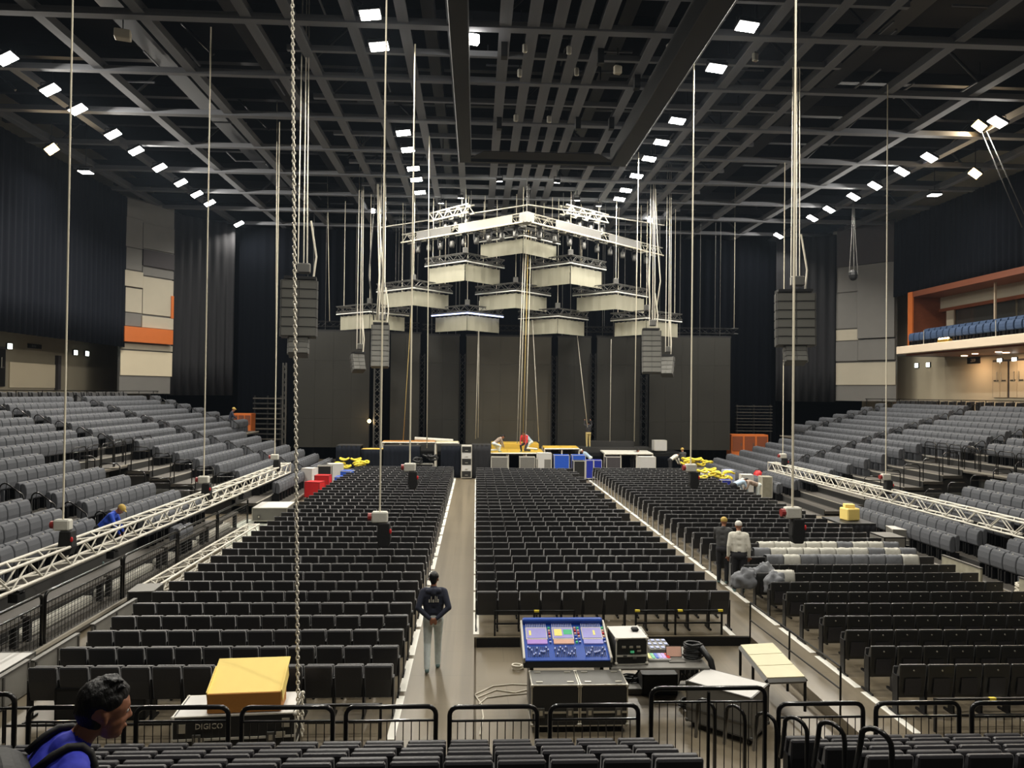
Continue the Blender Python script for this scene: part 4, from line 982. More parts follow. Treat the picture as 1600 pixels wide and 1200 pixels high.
# ------------------------------------------------------------------ cases and boxes
def rot_pt(c, R, x, y, z): return Vector(c) + R @ Vector((x, y, z))
def flight_case(label, c, size, rotz=0., m='case_black', top='case_top', trim='alu', wheels=True, latches=True, group=None, name='flight_case', fine=True):
    w, d, h = size; c = Vector(c); R = Matrix.Rotation(rotz, 3, 'Z'); t = thing(name, label, 'case', c, group); z0 = .1 if wheels else 0
    P = lambda x, y, z: rot_pt(c, R, x, y, z)
    hh = h - z0
    MB().obox(P(0, 0, z0 + hh / 2), (w * .985, d * .985, hh * .985), R).build('body', m, t)
    MB().obox(P(0, 0, h - .006), (w * .95, d * .94, .014), R).build('lid_panel', top, t)
    e = .018 if fine else .03; b = MB()
    for sx in (-1, 1):
        for sy in (-1, 1): b.obox(P(sx * (w / 2 - e / 2), sy * (d / 2 - e / 2), z0 + hh / 2), (e, e, hh), R)
    for sz in (z0 + e / 2, h - e / 2):
        for s in (-1, 1): b.obox(P(0, s * (d / 2 - e / 2), sz), (w, e, e), R).obox(P(s * (w / 2 - e / 2), 0, sz), (e, d, e), R)
    b.build('edge_trim', trim, t)
    if fine:
        b = MB(); b.obox(P(0, -d / 2 - .002, z0 + hh * .34), (w, .012, .03), R).build('lid_seam', trim, t)
        for sx in (-1, 1):
            for sy in (-1, 1):
                for sz in (z0 + .02, h - .02): MB().ball(P(sx * (w / 2 - .012), sy * (d / 2 - .012), sz), .032, 8, 5).build('corner_ball', trim, t, smooth=True)
    if latches:
        for s in (-.3, .3):
            l = MB().obox(P(s * w, -d / 2 - .012, z0 + hh * .34), (.11, .02, .15), R).build('latch', 'alu_dark', t, bevel=.004)
            MB().obox(P(s * w, -d / 2 - .026, z0 + hh * .34), (.05, .012, .07), R).build('latch_wing', 'alu', l)
    if wheels:
        for sx in (-1, 1):
            for sy in (-1, 1):
                p = P(sx * (w / 2 - .1), sy * (d / 2 - .1), .05); MB().cyl(p - R @ Vector((.02, 0, 0)), p + R @ Vector((.02, 0, 0)), .05, 10).build('caster', 'black_metal', t)
    return t
FZ = PZ
ca, cb = onz(830, 1071, .535), onz(983, 1071, .535); cw = (cb.x - ca.x) / 2
for i in range(2):
    cx = ca.x + cw * (i + .5); yc = ca.y + .31
    t = flight_case(f'black flight case with pale edges below the mixing console, {("left", "right")[i]} one', (cx, yc, FZ), (cw * .985, .6, .735), 0, 'case_black', 'case_top')
    for sx in (-.32, .32):
        for sy in (-.2, .2): MB().box(cx + sx * cw - .05, cx + sx * cw + .05, yc + sy - .02, yc + sy + .02, .53, .548).build('lid_hinge', 'alu', t)

# ------------------------------------------------------------------ mixing console
con = thing('mixing_console', 'large blue mixing console with lit screens on the mixing position', 'mixing console', (0, 0, 0))
f0, f1 = onz(818, 1040, .60), onz(957, 1040, .60); CX = (f0.x + f1.x) / 2; CWd = f1.x - f0.x; CY = f0.y
con.location = (CX, CY + .45, FZ)
S = Vector((0, .93, .36)).normalized(); Nn = Vector((0, -S.z, S.y)); U = Vector((1, 0, 0)); O = Vector((CX, CY, .66)); LS = .95
RS = Matrix((U, S, Nn)).transposed()
def cp(u, s, n=0): return O + U * (u * CWd / 2) + S * (s * LS) + Nn * n
MB().prism([(0, .56), (.02, .67), (.9, 1.0), (.93, .62)], (CX - CWd / 2, CY, 0), (0, 1, 0), (0, 0, 1), (CWd, 0, 0)).build('chassis', 'case_black', con)
MB().obox(cp(0, .5, .0), (CWd * .985, LS * .98, .03), RS).build('control_surface', 'console_blue', con, bevel=.008)
MB().obox(cp(0, .985, .05), (CWd * .96, .09, .13), RS).build('meter_bridge', 'console_blue', con, bevel=.02)
for s in (-1, 1): MB().obox(cp(s * .985, .5, .02), (.035, LS, .11), RS).build('end_cheek', 'alu_paint', con, bevel=.01)
for b_, (u0, u1) in enumerate(((-.9, -.4), (-.28, .22), (.42, .9))):
    uc, uw = (u0 + u1) / 2, (u1 - u0) * CWd / 2
    MB().obox(cp(uc, .68, .022), (uw, .30, .03), RS).build('screen_frame', 'alu_paint', con)
    sc_ = MB().obox(cp(uc, .68, .04), (uw * .92, .25, .008), RS).build('touch_screen', ('screen_violet', 'screen_violet', 'screen_violet')[b_], con)
    if b_ == 1:
        MB().obox(cp(uc - .11, .69, .046), (uw * .36, .17, .004), RS).build('screen_window', 'screen_yellow', sc_); MB().obox(cp(uc + .12, .70, .046), (uw * .4, .12, .004), RS).build('screen_window', 'screen_green', sc_)
    else:
        MB().obox(cp(uc - (.15 if b_ == 0 else -.05), .68, .046), (uw * .1, .12, .004), RS).build('screen_window', 'screen_yellow', sc_)
    MB().obox(cp(uc, .46, .03), (uw * .94, .10, .02), RS).build('label_strip', ('screen_pink', 'screen_orange', 'screen_violet')[b_], con)
    n = 12
    for i in range(n):
        u = u0 + (u1 - u0) * (i + .5) / n
        MB().obox(cp(u, .895, .022), (uw / n * .45, .11, .03), RS).build('meter', 'console_key', con)
        MB().obox(cp(u, .22, .018), (uw / n * .3, .24, .012), RS).build('fader_slot', 'black_metal', con)
        MB().obox(cp(u, .12 + .2 * random.random(), .035), (uw / n * .6, .035, .03), RS).build('fader_cap', 'console_key', con)
for u in (-.345, .27, .345, .95 - .02):
    for k in range(6):
        MB().obox(cp(u, .45 + .075 * k, .03), (.035, .03, .03), RS).build('key', ('red', 'screen_orange', 'screen_green', 'console_key', 'blue', 'screen_orange')[(k + int(u * 10)) % 6], con)
for sx in (-1, 1):
    MB().box(CX + sx * CWd * .4 - .03, CX + sx * CWd * .4 + .03, CY + .15, CY + .75, FZ, .57).build('stand_leg', 'alu_dark', con)
# ------------------------------------------------------------------ folding table with rack, controllers, laptop, cables
ta, tb = onz(955, 1044, .56), onz(1112, 1046, .56); tbk = onz(1090, 1010, .56)
tab = thing('folding_table', 'grey folding table beside the mixing console', 'table', ((ta.x + tb.x) / 2, (ta.y + tbk.y) / 2, FZ))
MB().box(ta.x, tb.x, ta.y, tbk.y, .52, .56).build('table_top', 'case_grey', tab, bevel=.008)
for x in (ta.x + .15, tb.x - .12):
    for y in (ta.y + .1, tbk.y - .1): strut('leg', (x, y, FZ), (x, y, .52), .018, 'black_metal', tab)
    strut('brace', (x, ta.y + .1, .1), (x + (.35 if x < (ta.x + tb.x) / 2 else -.35), ta.y + .1, .5), .014, 'black_metal', tab)
ra, rb = onz(966, 1041, .56), onz(1013, 1041, .56); rw = rb.x - ra.x
rk = flight_case('pale topped equipment rack standing on the folding table', ((ra.x + rb.x) / 2 - .03, ra.y + .36, .562), (rw * 1.08, .62, .44), .05, 'case_black', 'case_lid', 'alu_paint', False, False, name='equipment_rack')
for k, (dx, dz, m) in enumerate(((-.12, .3, 'alu'), (0, .3, 'alu'), (.12, .3, 'alu'), (.02, .22, 'screen_green'), (-.1, .15, 'alu_dark'), (.13, .24, 'alu'), (.06, .12, 'alu_dark'))):
    MB().box(rk.location.x + dx - .03, rk.location.x + dx + .03, ra.y + .02, ra.y + .045, .56 + dz - .015, .56 + dz + .015).build('rack_control', m, rk)
MB().box(rk.location.x + .08, rk.location.x + .2, ra.y + .35, ra.y + .47, 1.005, 1.06).build('top_pouch', 'bag_black', rk, bevel=.02)
def tabletop(name, label, cat, x0, y0, x1, y1, h, m, extra=None):
    a, b = onz(x0, y1, .56), onz(x1, y0, .56); c = Vector(((a.x + b.x) / 2, (a.y + b.y) / 2, .562)); t = thing(name, label, cat, c)
    MB().box(a.x, b.x, a.y, b.y, .562, .562 + h).build('body', m, t, bevel=.008); return t, a, b
t, a, b = tabletop('control_unit', 'grey control unit behind the coloured pad on the table', 'controller', 1016, 1005, 1038, 1022, .08, 'case_grey')
for i in range(4):
    for j in range(3): MB().box(a.x + (b.x - a.x) * (i + .2) / 4, a.x + (b.x - a.x) * (i + .8) / 4, a.y + (b.y - a.y) * (j + .2) / 3, a.y + (b.y - a.y) * (j + .7) / 3, .642, .655).build('button', 'console_key', t)
t, a, b = tabletop('rainbow_pad', 'control pad with rainbow coloured keys on the table', 'controller', 1014, 1024, 1042, 1034, .04, 'case_lid')
for i, m in enumerate(('screen_yellow', 'screen_green', 'blue', 'screen_violet', 'screen_pink', 'red')): MB().box(a.x + (b.x - a.x) * (i + .1) / 6, a.x + (b.x - a.x) * (i + .9) / 6, a.y + .03, b.y - .03, .602, .612).build('key', m, t)
a = onz(1046, 1036, .56); lp = thing('laptop', 'open laptop with an orange screen on the table', 'laptop', (a.x + .13, a.y + .1, .562))
MB().box(a.x, a.x + .27, a.y, a.y + .2, .562, .58).build('keyboard_base', 'case_grey', lp, bevel=.004)
MB().obox((a.x + .135, a.y + .24, .67), (.27, .012, .19), Matrix.Rotation(-.3, 3, 'X')).build('lid', 'black_metal', lp)
MB().obox((a.x + .135, a.y + .232, .67), (.25, .004, .16), Matrix.Rotation(-.3, 3, 'X')).build('screen', 'screen_orange', lp)
def coil(name, label, c, r, n, rr, m, h=.1, cat='cable'):
    b = MB(); c = Vector(c); rd = random.Random(n * 7 + int(c.x * 10)); pts = []
    for i in range(n * 10):
        q = i / 10 * 2 * PI; k = r * (.75 + .25 * rd.random()); pts.append(c + Vector((math.cos(q) * k, math.sin(q) * k * .8, rr + h * (i / (n * 10)) + .01 * rd.random())))
    return tag(b.tube(pts, rr, 5).build(name, m, None, smooth=True), label, cat)
c0 = onz(1083, 1030, .56); coil('cable_heap', 'heap of black cable spilling over the right table end', (c0.x, c0.y, .565), .17, 9, .022, 'cable_black', .24)
MB_ = MB().tube([(c0.x + .1, c0.y - .1, .8), (c0.x + .22, c0.y - .25, .62), (c0.x + .27, c0.y - .32, .3), (c0.x + .27, c0.y - .3, -.05)], .055, 7)
tag(MB_.build('cable_tail', 'cable_black', None, smooth=True), 'thick black cable tail hanging off the right table end', 'cable')
# cable drum and things under the table
d0_ = onz(1075, 1075, FZ); dr = thing('cable_drum', 'black cable drum standing on its rim under the table', 'cable drum', (d0_.x, d0_.y + .2, FZ))
for x in (-.16, .16): MB().cyl((d0_.x + x - .012, d0_.y + .2, FZ + .27), (d0_.x + x + .012, d0_.y + .2, FZ + .27), .27, 18).build('flange', 'black_metal', dr)
for i in range(7): MB().tube(arc((d0_.x - .13 + i * .043, d0_.y + .2, FZ + .27), .19, 0, 2 * PI, (0, 1, 0), (0, 0, 1), 14)[:-1], .02, 5, True).build('wound_cable', 'cable_black' if i % 2 else 'alu_dark', dr)
b0 = onz(1030, 1085, FZ); flight_case('low black equipment box under the table', (b0.x, b0.y + .15, FZ), (.62, .4, .36), 0, 'case_black', 'case_black', 'black_metal', False, False, name='equipment_box', fine=False)
b0 = onz(995, 1080, FZ); small_box('power_box', 'grey power box on the floor left of the table legs', 'box', (b0.x, b0.y, FZ), (.4, .3, .1), 'case_grey')
coil('cable_heap', 'tangle of cables on the floor under the table', (b0.x - .05, b0.y + .25, FZ), .2, 6, .015, 'cable_black', .16)
b0 = onz(1090, 1110, FZ); coil('cable_heap', 'coil of black cable on the floor below the drum', (b0.x - .1, b0.y + .1, FZ), .2, 5, .02, 'cable_black', .1)
c1 = onz(810, 1036, .0); coil('cable_heap', 'small grey plug coil beside the left console end', (c1.x, c1.y + .2, FZ), .12, 3, .018, 'cable_white', .08)
for i, pts in enumerate((((742, 1085), (770, 1072), (800, 1069), (830, 1070)), ((745, 1090), (775, 1078), (805, 1082), (830, 1076)), ((748, 1100), (760, 1090), (790, 1086), (828, 1083)), ((750, 1148), (755, 1120), (752, 1100), (742, 1086)))):
    tag(MB().tube([onz(x, y, FZ + .012) for x, y in pts], .012, 5).build('floor_cable', 'cable_white', None), f'pale cable running over the floor left of the console cases, {ORD[i]} of four', 'cable', 'pale cables left of the console')
# big grey case behind the tall guard rail
b0 = onz(1145, 1150, FZ); flight_case('large grey flight case turned aside behind the tall guard rail', (b0.x, b0.y + .25, FZ), (1.05, .72, .72), -.72, 'case_grey', 'case_lid', 'alu_dark', True, False)
# ------------------------------------------------------------------ raised cream platform right of the mixing position
def deck_table(label, corners, z, m, legz, panels=3, name='platform', trim='alu_dark'):
    a, b, c, d = [onz(x, y, z) for x, y in corners]      # near left, near right, far right, far left
    t = thing(name, label, 'platform', (((a + b + c + d) / 4).x, ((a + b + c + d) / 4).y, legz)); up = Vector((0, 0, 1))
    for i in range(panels):
        f0, f1 = (i + .02) / panels, (i + .98) / panels
        q = [a.lerp(d, f0), b.lerp(c, f0), b.lerp(c, f1), a.lerp(d, f1)]
        MB().add([p - up * .04 for p in q] + q, [(0, 1, 2, 3), (4, 5, 6, 7), (0, 1, 5, 4), (1, 2, 6, 5), (2, 3, 7, 6), (3, 0, 4, 7)]).build('deck_panel', m, t)
    for p, q in ((a, b), (b, c), (c, d), (d, a)): MB().tube([p - up * .06, q - up * .06], .045, 4).build('edge_beam', trim, t)
    for p in (a, b, c, d, a.lerp(d, .5), b.lerp(c, .5)): strut('leg', (p.x, p.y, legz), p - up * .05, .025, 'black_metal', t)
    return t, a, b, c, d
t, a, b, c, d = deck_table('cream topped platform on black legs right of the mixing position', ((1199, 1059), (1258, 1057), (1207, 1004), (1157, 1007)), .55, 'deck_cream', 0)
def free_rail(label, pts, posts, r=.018, name='platform_rail'):
    t = thing(name, label, 'rail', posts[0][0]); MB().tube(pts, r, 6).build('bar', 'black_rail', t)
    MB().tube([Vector(p) - Vector((0, 0, .35)) for p in pts], r * .8, 6).build('lower_bar', 'black_rail', t)
    for p, q in posts: strut('post', p, q, r, 'black_rail', t)
q0, q1 = onz(1172, 1002, 0.0), onz(1313, 1120, 0.0); up = Vector((0, 0, .78))
free_rail('sloping black rail along the right side of the cream platform', [q0 + up, q1 + up], [(q0, q0 + up), (q1, q1 + up), (q0.lerp(q1, .5), q0.lerp(q1, .5) + up)])

# ------------------------------------------------------------------ near case with cardboard box
na, nb = onz(268, 1121, .58), onz(462, 1113, .58); ang = math.atan2(nb.y - na.y, nb.x - na.x)
nc = (na + nb) / 2; R = Matrix.Rotation(ang, 3, 'Z'); wN = (nb - na).length; cc = nc + R @ Vector((0, .36, 0)); cc.z = 0
cs_ = flight_case('black console case with white lid and lettering beside the chain', (cc.x, cc.y, 0), (wN, .72, .58), ang, 'case_black', 'case_lid', 'alu_paint', True, True)
tx = text('lettering', "DIGICO", .105, 'sign_text', cs_, cc + R @ Vector((-wN * .20, -.372, .44)), (PI / 2, 0, ang))
for k, (u, w, h, z) in enumerate(((-.42, .1, .12, .42), (.42, .1, .12, .45), (.38, .12, .06, .3), (-.28, .14, .05, .26))):
    MB().obox(cc + R @ Vector((u * wN, -.366, z)), (w, .012, h), R).build('label_plate', 'sign_text', cs_)
bc = cc + R @ Vector((.12, .02, 0)); bxz = .592
card = thing('cardboard_box', 'open cardboard box with a yellow inner side on the near case', 'box', (bc.x, bc.y, bxz))
MB().obox(Vector((bc.x, bc.y, bxz + .13)) + R @ Vector((0, -.14, 0)), (.98, .40, .26), R).build('body', 'cardboard', card, bevel=.006)
Rl = R @ Matrix.Rotation(.38, 3, 'X')
MB().obox(Vector((bc.x, bc.y, bxz + .38)) + R @ Vector((0, .0, 0)), (1.0, .68, .02), Rl).build('lid_flap', 'cardboard_yellow', card)
for s in (-1, 1): MB().obox(Vector((bc.x, bc.y, bxz + .29)) + R @ Vector((s * .495, -.08, 0)), (.015, .5, .2), Rl).build('side_flap', 'cardboard_yellow', card)
b0 = onz(125, 1130, 0.0); flight_case('dark low case partly behind the near man', (b0.x + .25, b0.y + .3, 0), (1.3, .5, .5), .05, 'case_black', 'case_black', 'black_metal', False, False, fine=False)

# ------------------------------------------------------------------ near stand: treads, chairs, guard rails, handrails
ns = thing('near_stand', 'dark stepped stand under the nearest seat rows', 'grandstand', (0, 5, 0))
def nt(j): return .09 + .322 * j
def nY(j): return 8.65 - .85 * j
for j in range(-0, 11):
    for a, b in ((-8.5, 12.),): cube('tread', ((a + b) / 2, nY(j) + .05, nt(j) - .04), (b - a, .86, .08), 'riser_dark', ns); cube('riser', ((a + b) / 2, nY(j) + .47, nt(j) - .2), (b - a, .02, .3), 'riser_dark', ns)
for j in range(3):
    for i in range(18):
        x = 1.97 - .5 * i
        put(protoC, 'near_chair', f'near black padded chair, {ORD[i]} left of the aisle, {ORD[j]} row behind the guard rail', 'near chairs left of the aisle', (x, nY(j) + .06, nt(j)), 0, 1.09)
    for i in range(8):
        x = 4.02 + .5 * i
        put(protoC, 'near_chair', f'near black padded chair, {ORD[i]} right of the aisle, {ORD[j]} row behind the guard rail', 'near chairs right of the aisle', (x, nY(j) + .06, nt(j)), 0, 1.09)
for c in [o for o in COL.objects if o.name.startswith('near_chair')]:
    for ch in c.children:
        if ch.name.split('.')[0] in ('backrest', 'seat'):
            ch.material_slots[0].link = 'OBJECT'; ch.material_slots[0].material = MATS['black_pad']
def guard_panel(label, x0, x1, z, Y=9.14, zb=.05, n=10):
    t = thing('guard_rail', label, 'railing', ((x0 + x1) / 2, Y, 0), 'black guard rails in front of the near seats')
    r = .1; P = [(x0, Y, 0)] + arc((x0 + r, Y, z - r), r, PI, PI / 2, (1, 0, 0), (0, 0, 1), 4) + arc((x1 - r, Y, z - r), r, PI / 2, 0, (1, 0, 0), (0, 0, 1), 4) + [(x1, Y, 0)]
    MB().tube(P, .03, 8).build('hoop', 'black_rail', t, smooth=True)
    strut('mid_rail', (x0, Y, z - .17), (x1, Y, z - .17), .016, 'black_rail', t); strut('base_rail', (x0, Y, zb + .03), (x1, Y, zb + .03), .016, 'black_rail', t)
    for i in range(1, n + 1):
        x = x0 + (x1 - x0) * i / (n + 1); strut('baluster', (x, Y, zb), (x, Y, z - .17), .0065, 'black_rail', t)
for i, (a, b, py, nm) in enumerate(((-125, 27, 1084, 'at the left frame edge'), (41, 198, 1104, 'behind the near man'), (209, 361, 1104, 'in front of the lettered case'), (374, 524, 1104, 'between the case and the aisle'), (537, 685, 1103, 'at the foot of the centre aisle'), (699, 843, 1103, 'left of the console cases'), (856, 1001, 1101, 'in front of the console cases'), (1213, 1352, 1098, 'right of the tall rail'), (1365, 1502, 1097, 'in front of the right chair block'), (1515, 1660, 1097, 'at the right frame edge'))):
    A_, B_ = at(a, py, 9.14), at(b, py, 9.14); guard_panel(f'black rounded guard rail {nm}', A_.x + .03, B_.x - .03, (A_.z + B_.z) / 2 - .01)
A_, B_ = at(1014, 1076, 9.14), at(1199, 1076, 9.14); guard_panel('taller black guard rail in front of the grey flight case', A_.x + .03, B_.x - .03, A_.z, zb=.05, n=13)
t = thing('rail_post', 'extra upright post of the tall guard rail', 'post', at(1105, 1190, 9.12)); p = at(1106, 1077, 9.11); MB().cyl((p.x, 9.08, .05), (p.x, 9.08, p.z - .02), .022, 8).build('post_tube', 'black_rail', t)
def near_hoop(label, x, y, z, h=.95):
    t = thing('aisle_handrail', label, 'handrail', (x, y, z), 'looped handrails of the near stairs')
    pts = [(x + .08, y - .12, z), (x + .08, y - .12, z + h * .78)] + [Vector((x, y, z + h * .8)) + Vector((.08 * math.cos(q), -.12 * math.cos(q), .12 * math.sin(q))) for q in [PI * i / 8 for i in range(1, 8)]] + [(x - .08, y + .12, z + h * .74), (x - .03, y + .34, z + h * .28)]
    MB().tube(pts, .026, 8).build('loop', 'black_rail', t, smooth=True)
for j in range(4): near_hoop(f'black looped handrail on the near stairs, {ORD[j]} up from the guard rail', 3.72, nY(j) + .55, nt(j))
near_hoop('black looped handrail beyond the tall guard rail, farther one', 3.12, 9.75, 0, 1.0); near_hoop('black looped handrail beyond the tall guard rail, nearer one', 3.45, 9.55, 0, 1.0)

# ------------------------------------------------------------------ left and right floor edge: fences, boards, boxes
for i in range(5):
    y0, y1 = 11.2 + i * 3.1, 14.2 + i * 3.1; X = -8.05
    t = thing('mesh_fence', f'black mesh fence panel beside the left truss, {ORD[i]} from the camera', 'fence', (X, (y0 + y1) / 2, 0), 'mesh fence panels along the left floor edge')
    r = .12; z = 1.15
    MB().tube([(X, y0, 0)] + arc((X, y0 + r, z - r), r, PI, PI / 2, (0, 1, 0), (0, 0, 1), 4) + arc((X, y1 - r, z - r), r, PI / 2, 0, (0, 1, 0), (0, 0, 1), 4) + [(X, y1, 0)], .032, 8).build('hoop', 'black_rail', t, smooth=True)
    for zz in (.18, .95): strut('cross_rail', (X, y0, zz), (X, y1, zz), .02, 'black_rail', t)
    b = MB(); n = 26
    for k in range(n): b.box(X - .003, X + .003, y0 + (y1 - y0) * k / n - .004, y0 + (y1 - y0) * k / n + .004, .18, .95)
    for k in range(9): b.box(X - .003, X + .003, y0, y1, .18 + .086 * k - .004, .18 + .086 * k + .004)
    b.build('mesh_infill', 'black_metal', t)['kind'] = 'stuff'
    if i > 0:
        tag(MB().box(X - .95, X - .5, y0 + .1, y1 - .2, .02, .34).build('folded_sheet', 'cloth_pale', None, bevel=.04), f'pale sheeting piled behind the {ORD[i]} mesh fence panel', 'sheeting', 'pale sheeting behind the mesh fence')
    tr_ = thing('trestle', f'brown timber trestle rail behind mesh fence panel, {ORD[i]} from the camera', 'trestle', (X - .4, (y0 + y1) / 2, 0), 'timber trestles behind the mesh fence')
    MB().box(X - .48, X - .3, y0 + .05, y1 - .05, .62, .70).build('top_beam', 'tread', tr_, bevel=.01)
    for ya in (y0 + .15, y1 - .15): MB().box(X - .46, X - .34, ya - .05, ya + .05, 0, .62).build('post', 'riser_dark', tr_)

def board(label, X, y0, y1, h, m='case_grey', th=.06, name='barrier_board', ang=0, trim=True):
    t = thing(name, label, 'barrier', (X, (y0 + y1) / 2, 0), 'barrier boards along the floor edge')
    MB().box(X - th / 2, X + th / 2, y0, y1, .02, h).build('board', m, t, bevel=.008)
    if trim:
        MB().box(X - th * .7, X + th * .7, y0, y1, h - .005, h + .03).build('cap_rail', 'alu_dark', t)
        for y in (y0 + .05, (y0 + y1) / 2, y1 - .05): MB().box(X + th / 2, X + th / 2 + .02, y - .02, y + .02, .02, h).build('stiffener', 'alu_dark', t)
    return t
for i, (y0, y1, h) in enumerate(((10.0, 11.0, .5), (11.1, 12.5, .52), (12.6, 14.0, .46), (14.5, 16.3, .46))):
    board(f'grey barrier board at the left floor edge, {ORD[i]} from the camera', -7.28, y0, y1, h)
b0 = onz(40, 1020, .4); flight_case('grey flat case behind the barrier boards at the left frame edge', (-7.75, 11.9, 0), (.6, 2.2, .5), 0, 'case_grey', 'case_lid', 'alu_dark', False, False, fine=False)
b0 = onz(255, 905, 0); flight_case('weathered crate beside the mesh fence', (-7.35, 16.95, 0), (.55, .7, .55), .1, 'case_black', 'case_grey', 'alu_dark', False, False, fine=False)
b0 = atx(408, 795, -7.7); flight_case('pale grey flight case on the floor near the end of the left truss', (-7.7, 28.8, 0), (1.3, 1.6, .6), .05, 'case_grey', 'case_lid', 'alu', True, True, fine=False)
# right side
b0 = onz(1420, 856, 0); flight_case('pale edged grey flight case beside the right chair block', (b0.x, b0.y + .2, 0), (1.0, .7, .62), -.25, 'case_grey', 'case_lid', 'alu_paint', True, False)
b0 = onz(1455, 868, 0)
t = board('weathered stone coloured board leaning beside the grey case', 13.2, 18.6, 20.2, .55, 'concrete_board')
for i, (y0, y1) in enumerate(((15.9, 17.7), (14.0, 15.8), (12.0, 13.9))):
    t = board(f'weathered board with white arrow marks at the right floor edge, {ORD[i]} of three', 13.55, y0, y1, .55, 'concrete_board')
    ym = (y0 + y1) / 2; X = 13.55 - .034
    MB().prism([(-.12, 0), (.14, .17), (.14, .11), (.0, .0), (.14, -.11), (.14, -.17)], (X, ym, .3), (0, 1, 0), (0, 0, 1), (-.006, 0, 0)).build('arrow_mark', 'white_tape', t)
coil('cable_heap', 'heap of pale cable beside the arrow boards', (14.1, 18.0, .02), .4, 7, .035, 'cable_white', .25)
b0 = onz(1262, 802, 0); t = thing('side_table', 'dark topped work table beside the right truss', 'table', (12.9, 24.9, 0))
MB().box(12.3, 13.5, 24.2, 25.6, .68, .74).build('table_top', 'case_black', t); pleats('table_skirt', 'curtain_side', (12.3, 24.2), (13.5, 24.2), .02, .68, .2, .03, t)
for x in (12.35, 13.45):
    for y in (24.3, 25.5): strut('leg', (x, y, 0), (x, y, .68), .025, 'black_metal', t)
small_box('cardboard_carton', 'orange brown carton standing on the dark work table', 'box', (12.95, 24.9, .742), (.5, .45, .42), 'cardboard_yellow', .2)
small_box('cardboard_carton', 'smaller carton stacked on the carton on the work table', 'box', (12.95, 24.95, 1.165), (.32, .3, .12), 'cardboard_yellow', -.2)
b0 = onz(1322, 835, 0); small_box('cardboard_carton', 'small orange carton on the floor beside the right chairs', 'box', (b0.x + .3, b0.y, .0), (.35, .3, .25), 'orange_panel', .4)
b0 = onz(1375, 800, 0); flight_case('wire sided trolley near the pale floor mat on the right', (13.2, 23.0, 0), (.7, .9, .6), 0, 'case_grey', 'case_grey', 'black_metal', True, False, fine=False)

# white and grey cloth covers thrown over chairs of the right block
def cover(label, x, y, m, seed, big=1.0):
    rd = random.Random(seed); vs = []; nu, nv = 9, 9
    path = [(-.12, .52), (-.125, .66), (-.12, .80), (-.07, .85), (0, .845), (.06, .835), (.14, .80), (.19, .68), (.2, .55)]
    for j in range(nv):
        for i in range(nu):
            u = (i / (nu - 1) - .5) * .44 * big; yy, zz = path[j]
            drop = (.06 * rd.random() if j in (0, nv - 1) else 0)
            vs.append((x + u, y + yy + rd.uniform(-.014, .014), zz + rd.uniform(-.01, .012) - drop))
    fs = [(j * nu + i, j * nu + i + 1, (j + 1) * nu + i + 1, (j + 1) * nu + i) for j in range(nv - 1) for i in range(nu - 1)]
    o = MB().add(vs, fs).build('seat_cover', m, None, smooth=True); md = o.modifiers.new('thick', 'SOLIDIFY'); md.thickness = .012; md.offset = 1
    return tag(o, label, 'seat cover', 'cloth covers over chairs of the right block')
for r in (9, 10, 11):
    for s in range(2 if r < 11 else 3, 12 if r > 9 else 11):
        m = 'cloth_pale' if random.Random(r * 20 + s).random() < (.25, .55, .75)[r - 9] else 'cloth_grey'
        cover(f'{"pale" if m == "cloth_pale" else "grey"} cloth cover on the {ORD[s]} chair of the {ORD[r]} right row', 6.67 + SP * (s + .5), 11.35 + .84 * r, m, r * 31 + s)
cover('crumpled white cloth on the second chair of the seventh right row', 6.67 + SP * 1.5, 11.35 + .84 * 7, 'cloth_pale', 5, 1.05)
def heap(label, x, y, z, s, m, seed, name='cloth_heap'):
    b = MB().ball((0, 0, 0), (1, 1, 1), 30, 20); vs = []
    for v in b.v:
        k = 1 + .4 * noise.noise(Vector((v.x * 1.8 + seed, v.y * 1.8, v.z * 1.8))) + .3 * abs(noise.noise(Vector((v.x * 4.5 + seed, v.y * 4.5, v.z * 4.5)))); w = v * k
        vs.append(Vector((x + w.x * s[0], y + w.y * s[1], z + max(0, (w.z + .55)) * s[2] * .65)))
    return tag(MB().add(vs, b.f).build(name, m, None, smooth=True), label, 'cloth')
for i, (px, py, sx) in enumerate(((1163, 905, .28), (1192, 898, .28), (1210, 912, .25))):
    p = onz(px, py, .62); heap(f'pile of grey cloth lying on the right block row ends, {ORD[i]} from the aisle', p.x, p.y - .05, .45, (sx, .22, .42), 'cloth_grey', i * 3.1)

# ------------------------------------------------------------------ things in front of and on the stage
def drape_box(label, x0, x1, yt, Y, d, m='curtain_black', zb=0, name='draped_riser', top='mask_black'):
    a, b = at(x0, yt, Y), at(x1, yt, Y); z = (a.z + b.z) / 2; t = thing(name, label, 'riser', ((a.x + b.x) / 2, Y, zb))
    pleats('skirt', m, (a.x, Y), (b.x, Y), zb + .01, z, .28, .04, t); MB().box(a.x, b.x, Y, Y + d, z - .06, z).build('top', top, t)
    MB().box(a.x + .03, b.x - .03, Y + .1, Y + d, zb, z - .06).build('frame', 'back_black', t)
drape_box('square black draped riser left of the stage', 525, 563, 696, 43.4, 1.2)
drape_box('black draped riser with yellow deck left of the lattice tower', 564, 597, 702, 43.6, 1.0, top='deck_yellow')
drape_box('wide black draped riser under the left stage decks', 599, 656, 697, 43.4, 1.2)
drape_box('black draped riser left of the white drawer unit', 689, 720, 696, 43.2, 1.2)
drape_box('dark square riser right of the white drawer unit', 737, 767, 695, 42.9, 1.2, m='curtain_side')
a, b = at(721, 696, 42.6), at(737, 735, 42.6); t = thing('drawer_unit', 'tall white drawer unit at the head of the centre aisle', 'cabinet', ((a.x + b.x) / 2, 42.9, 0))
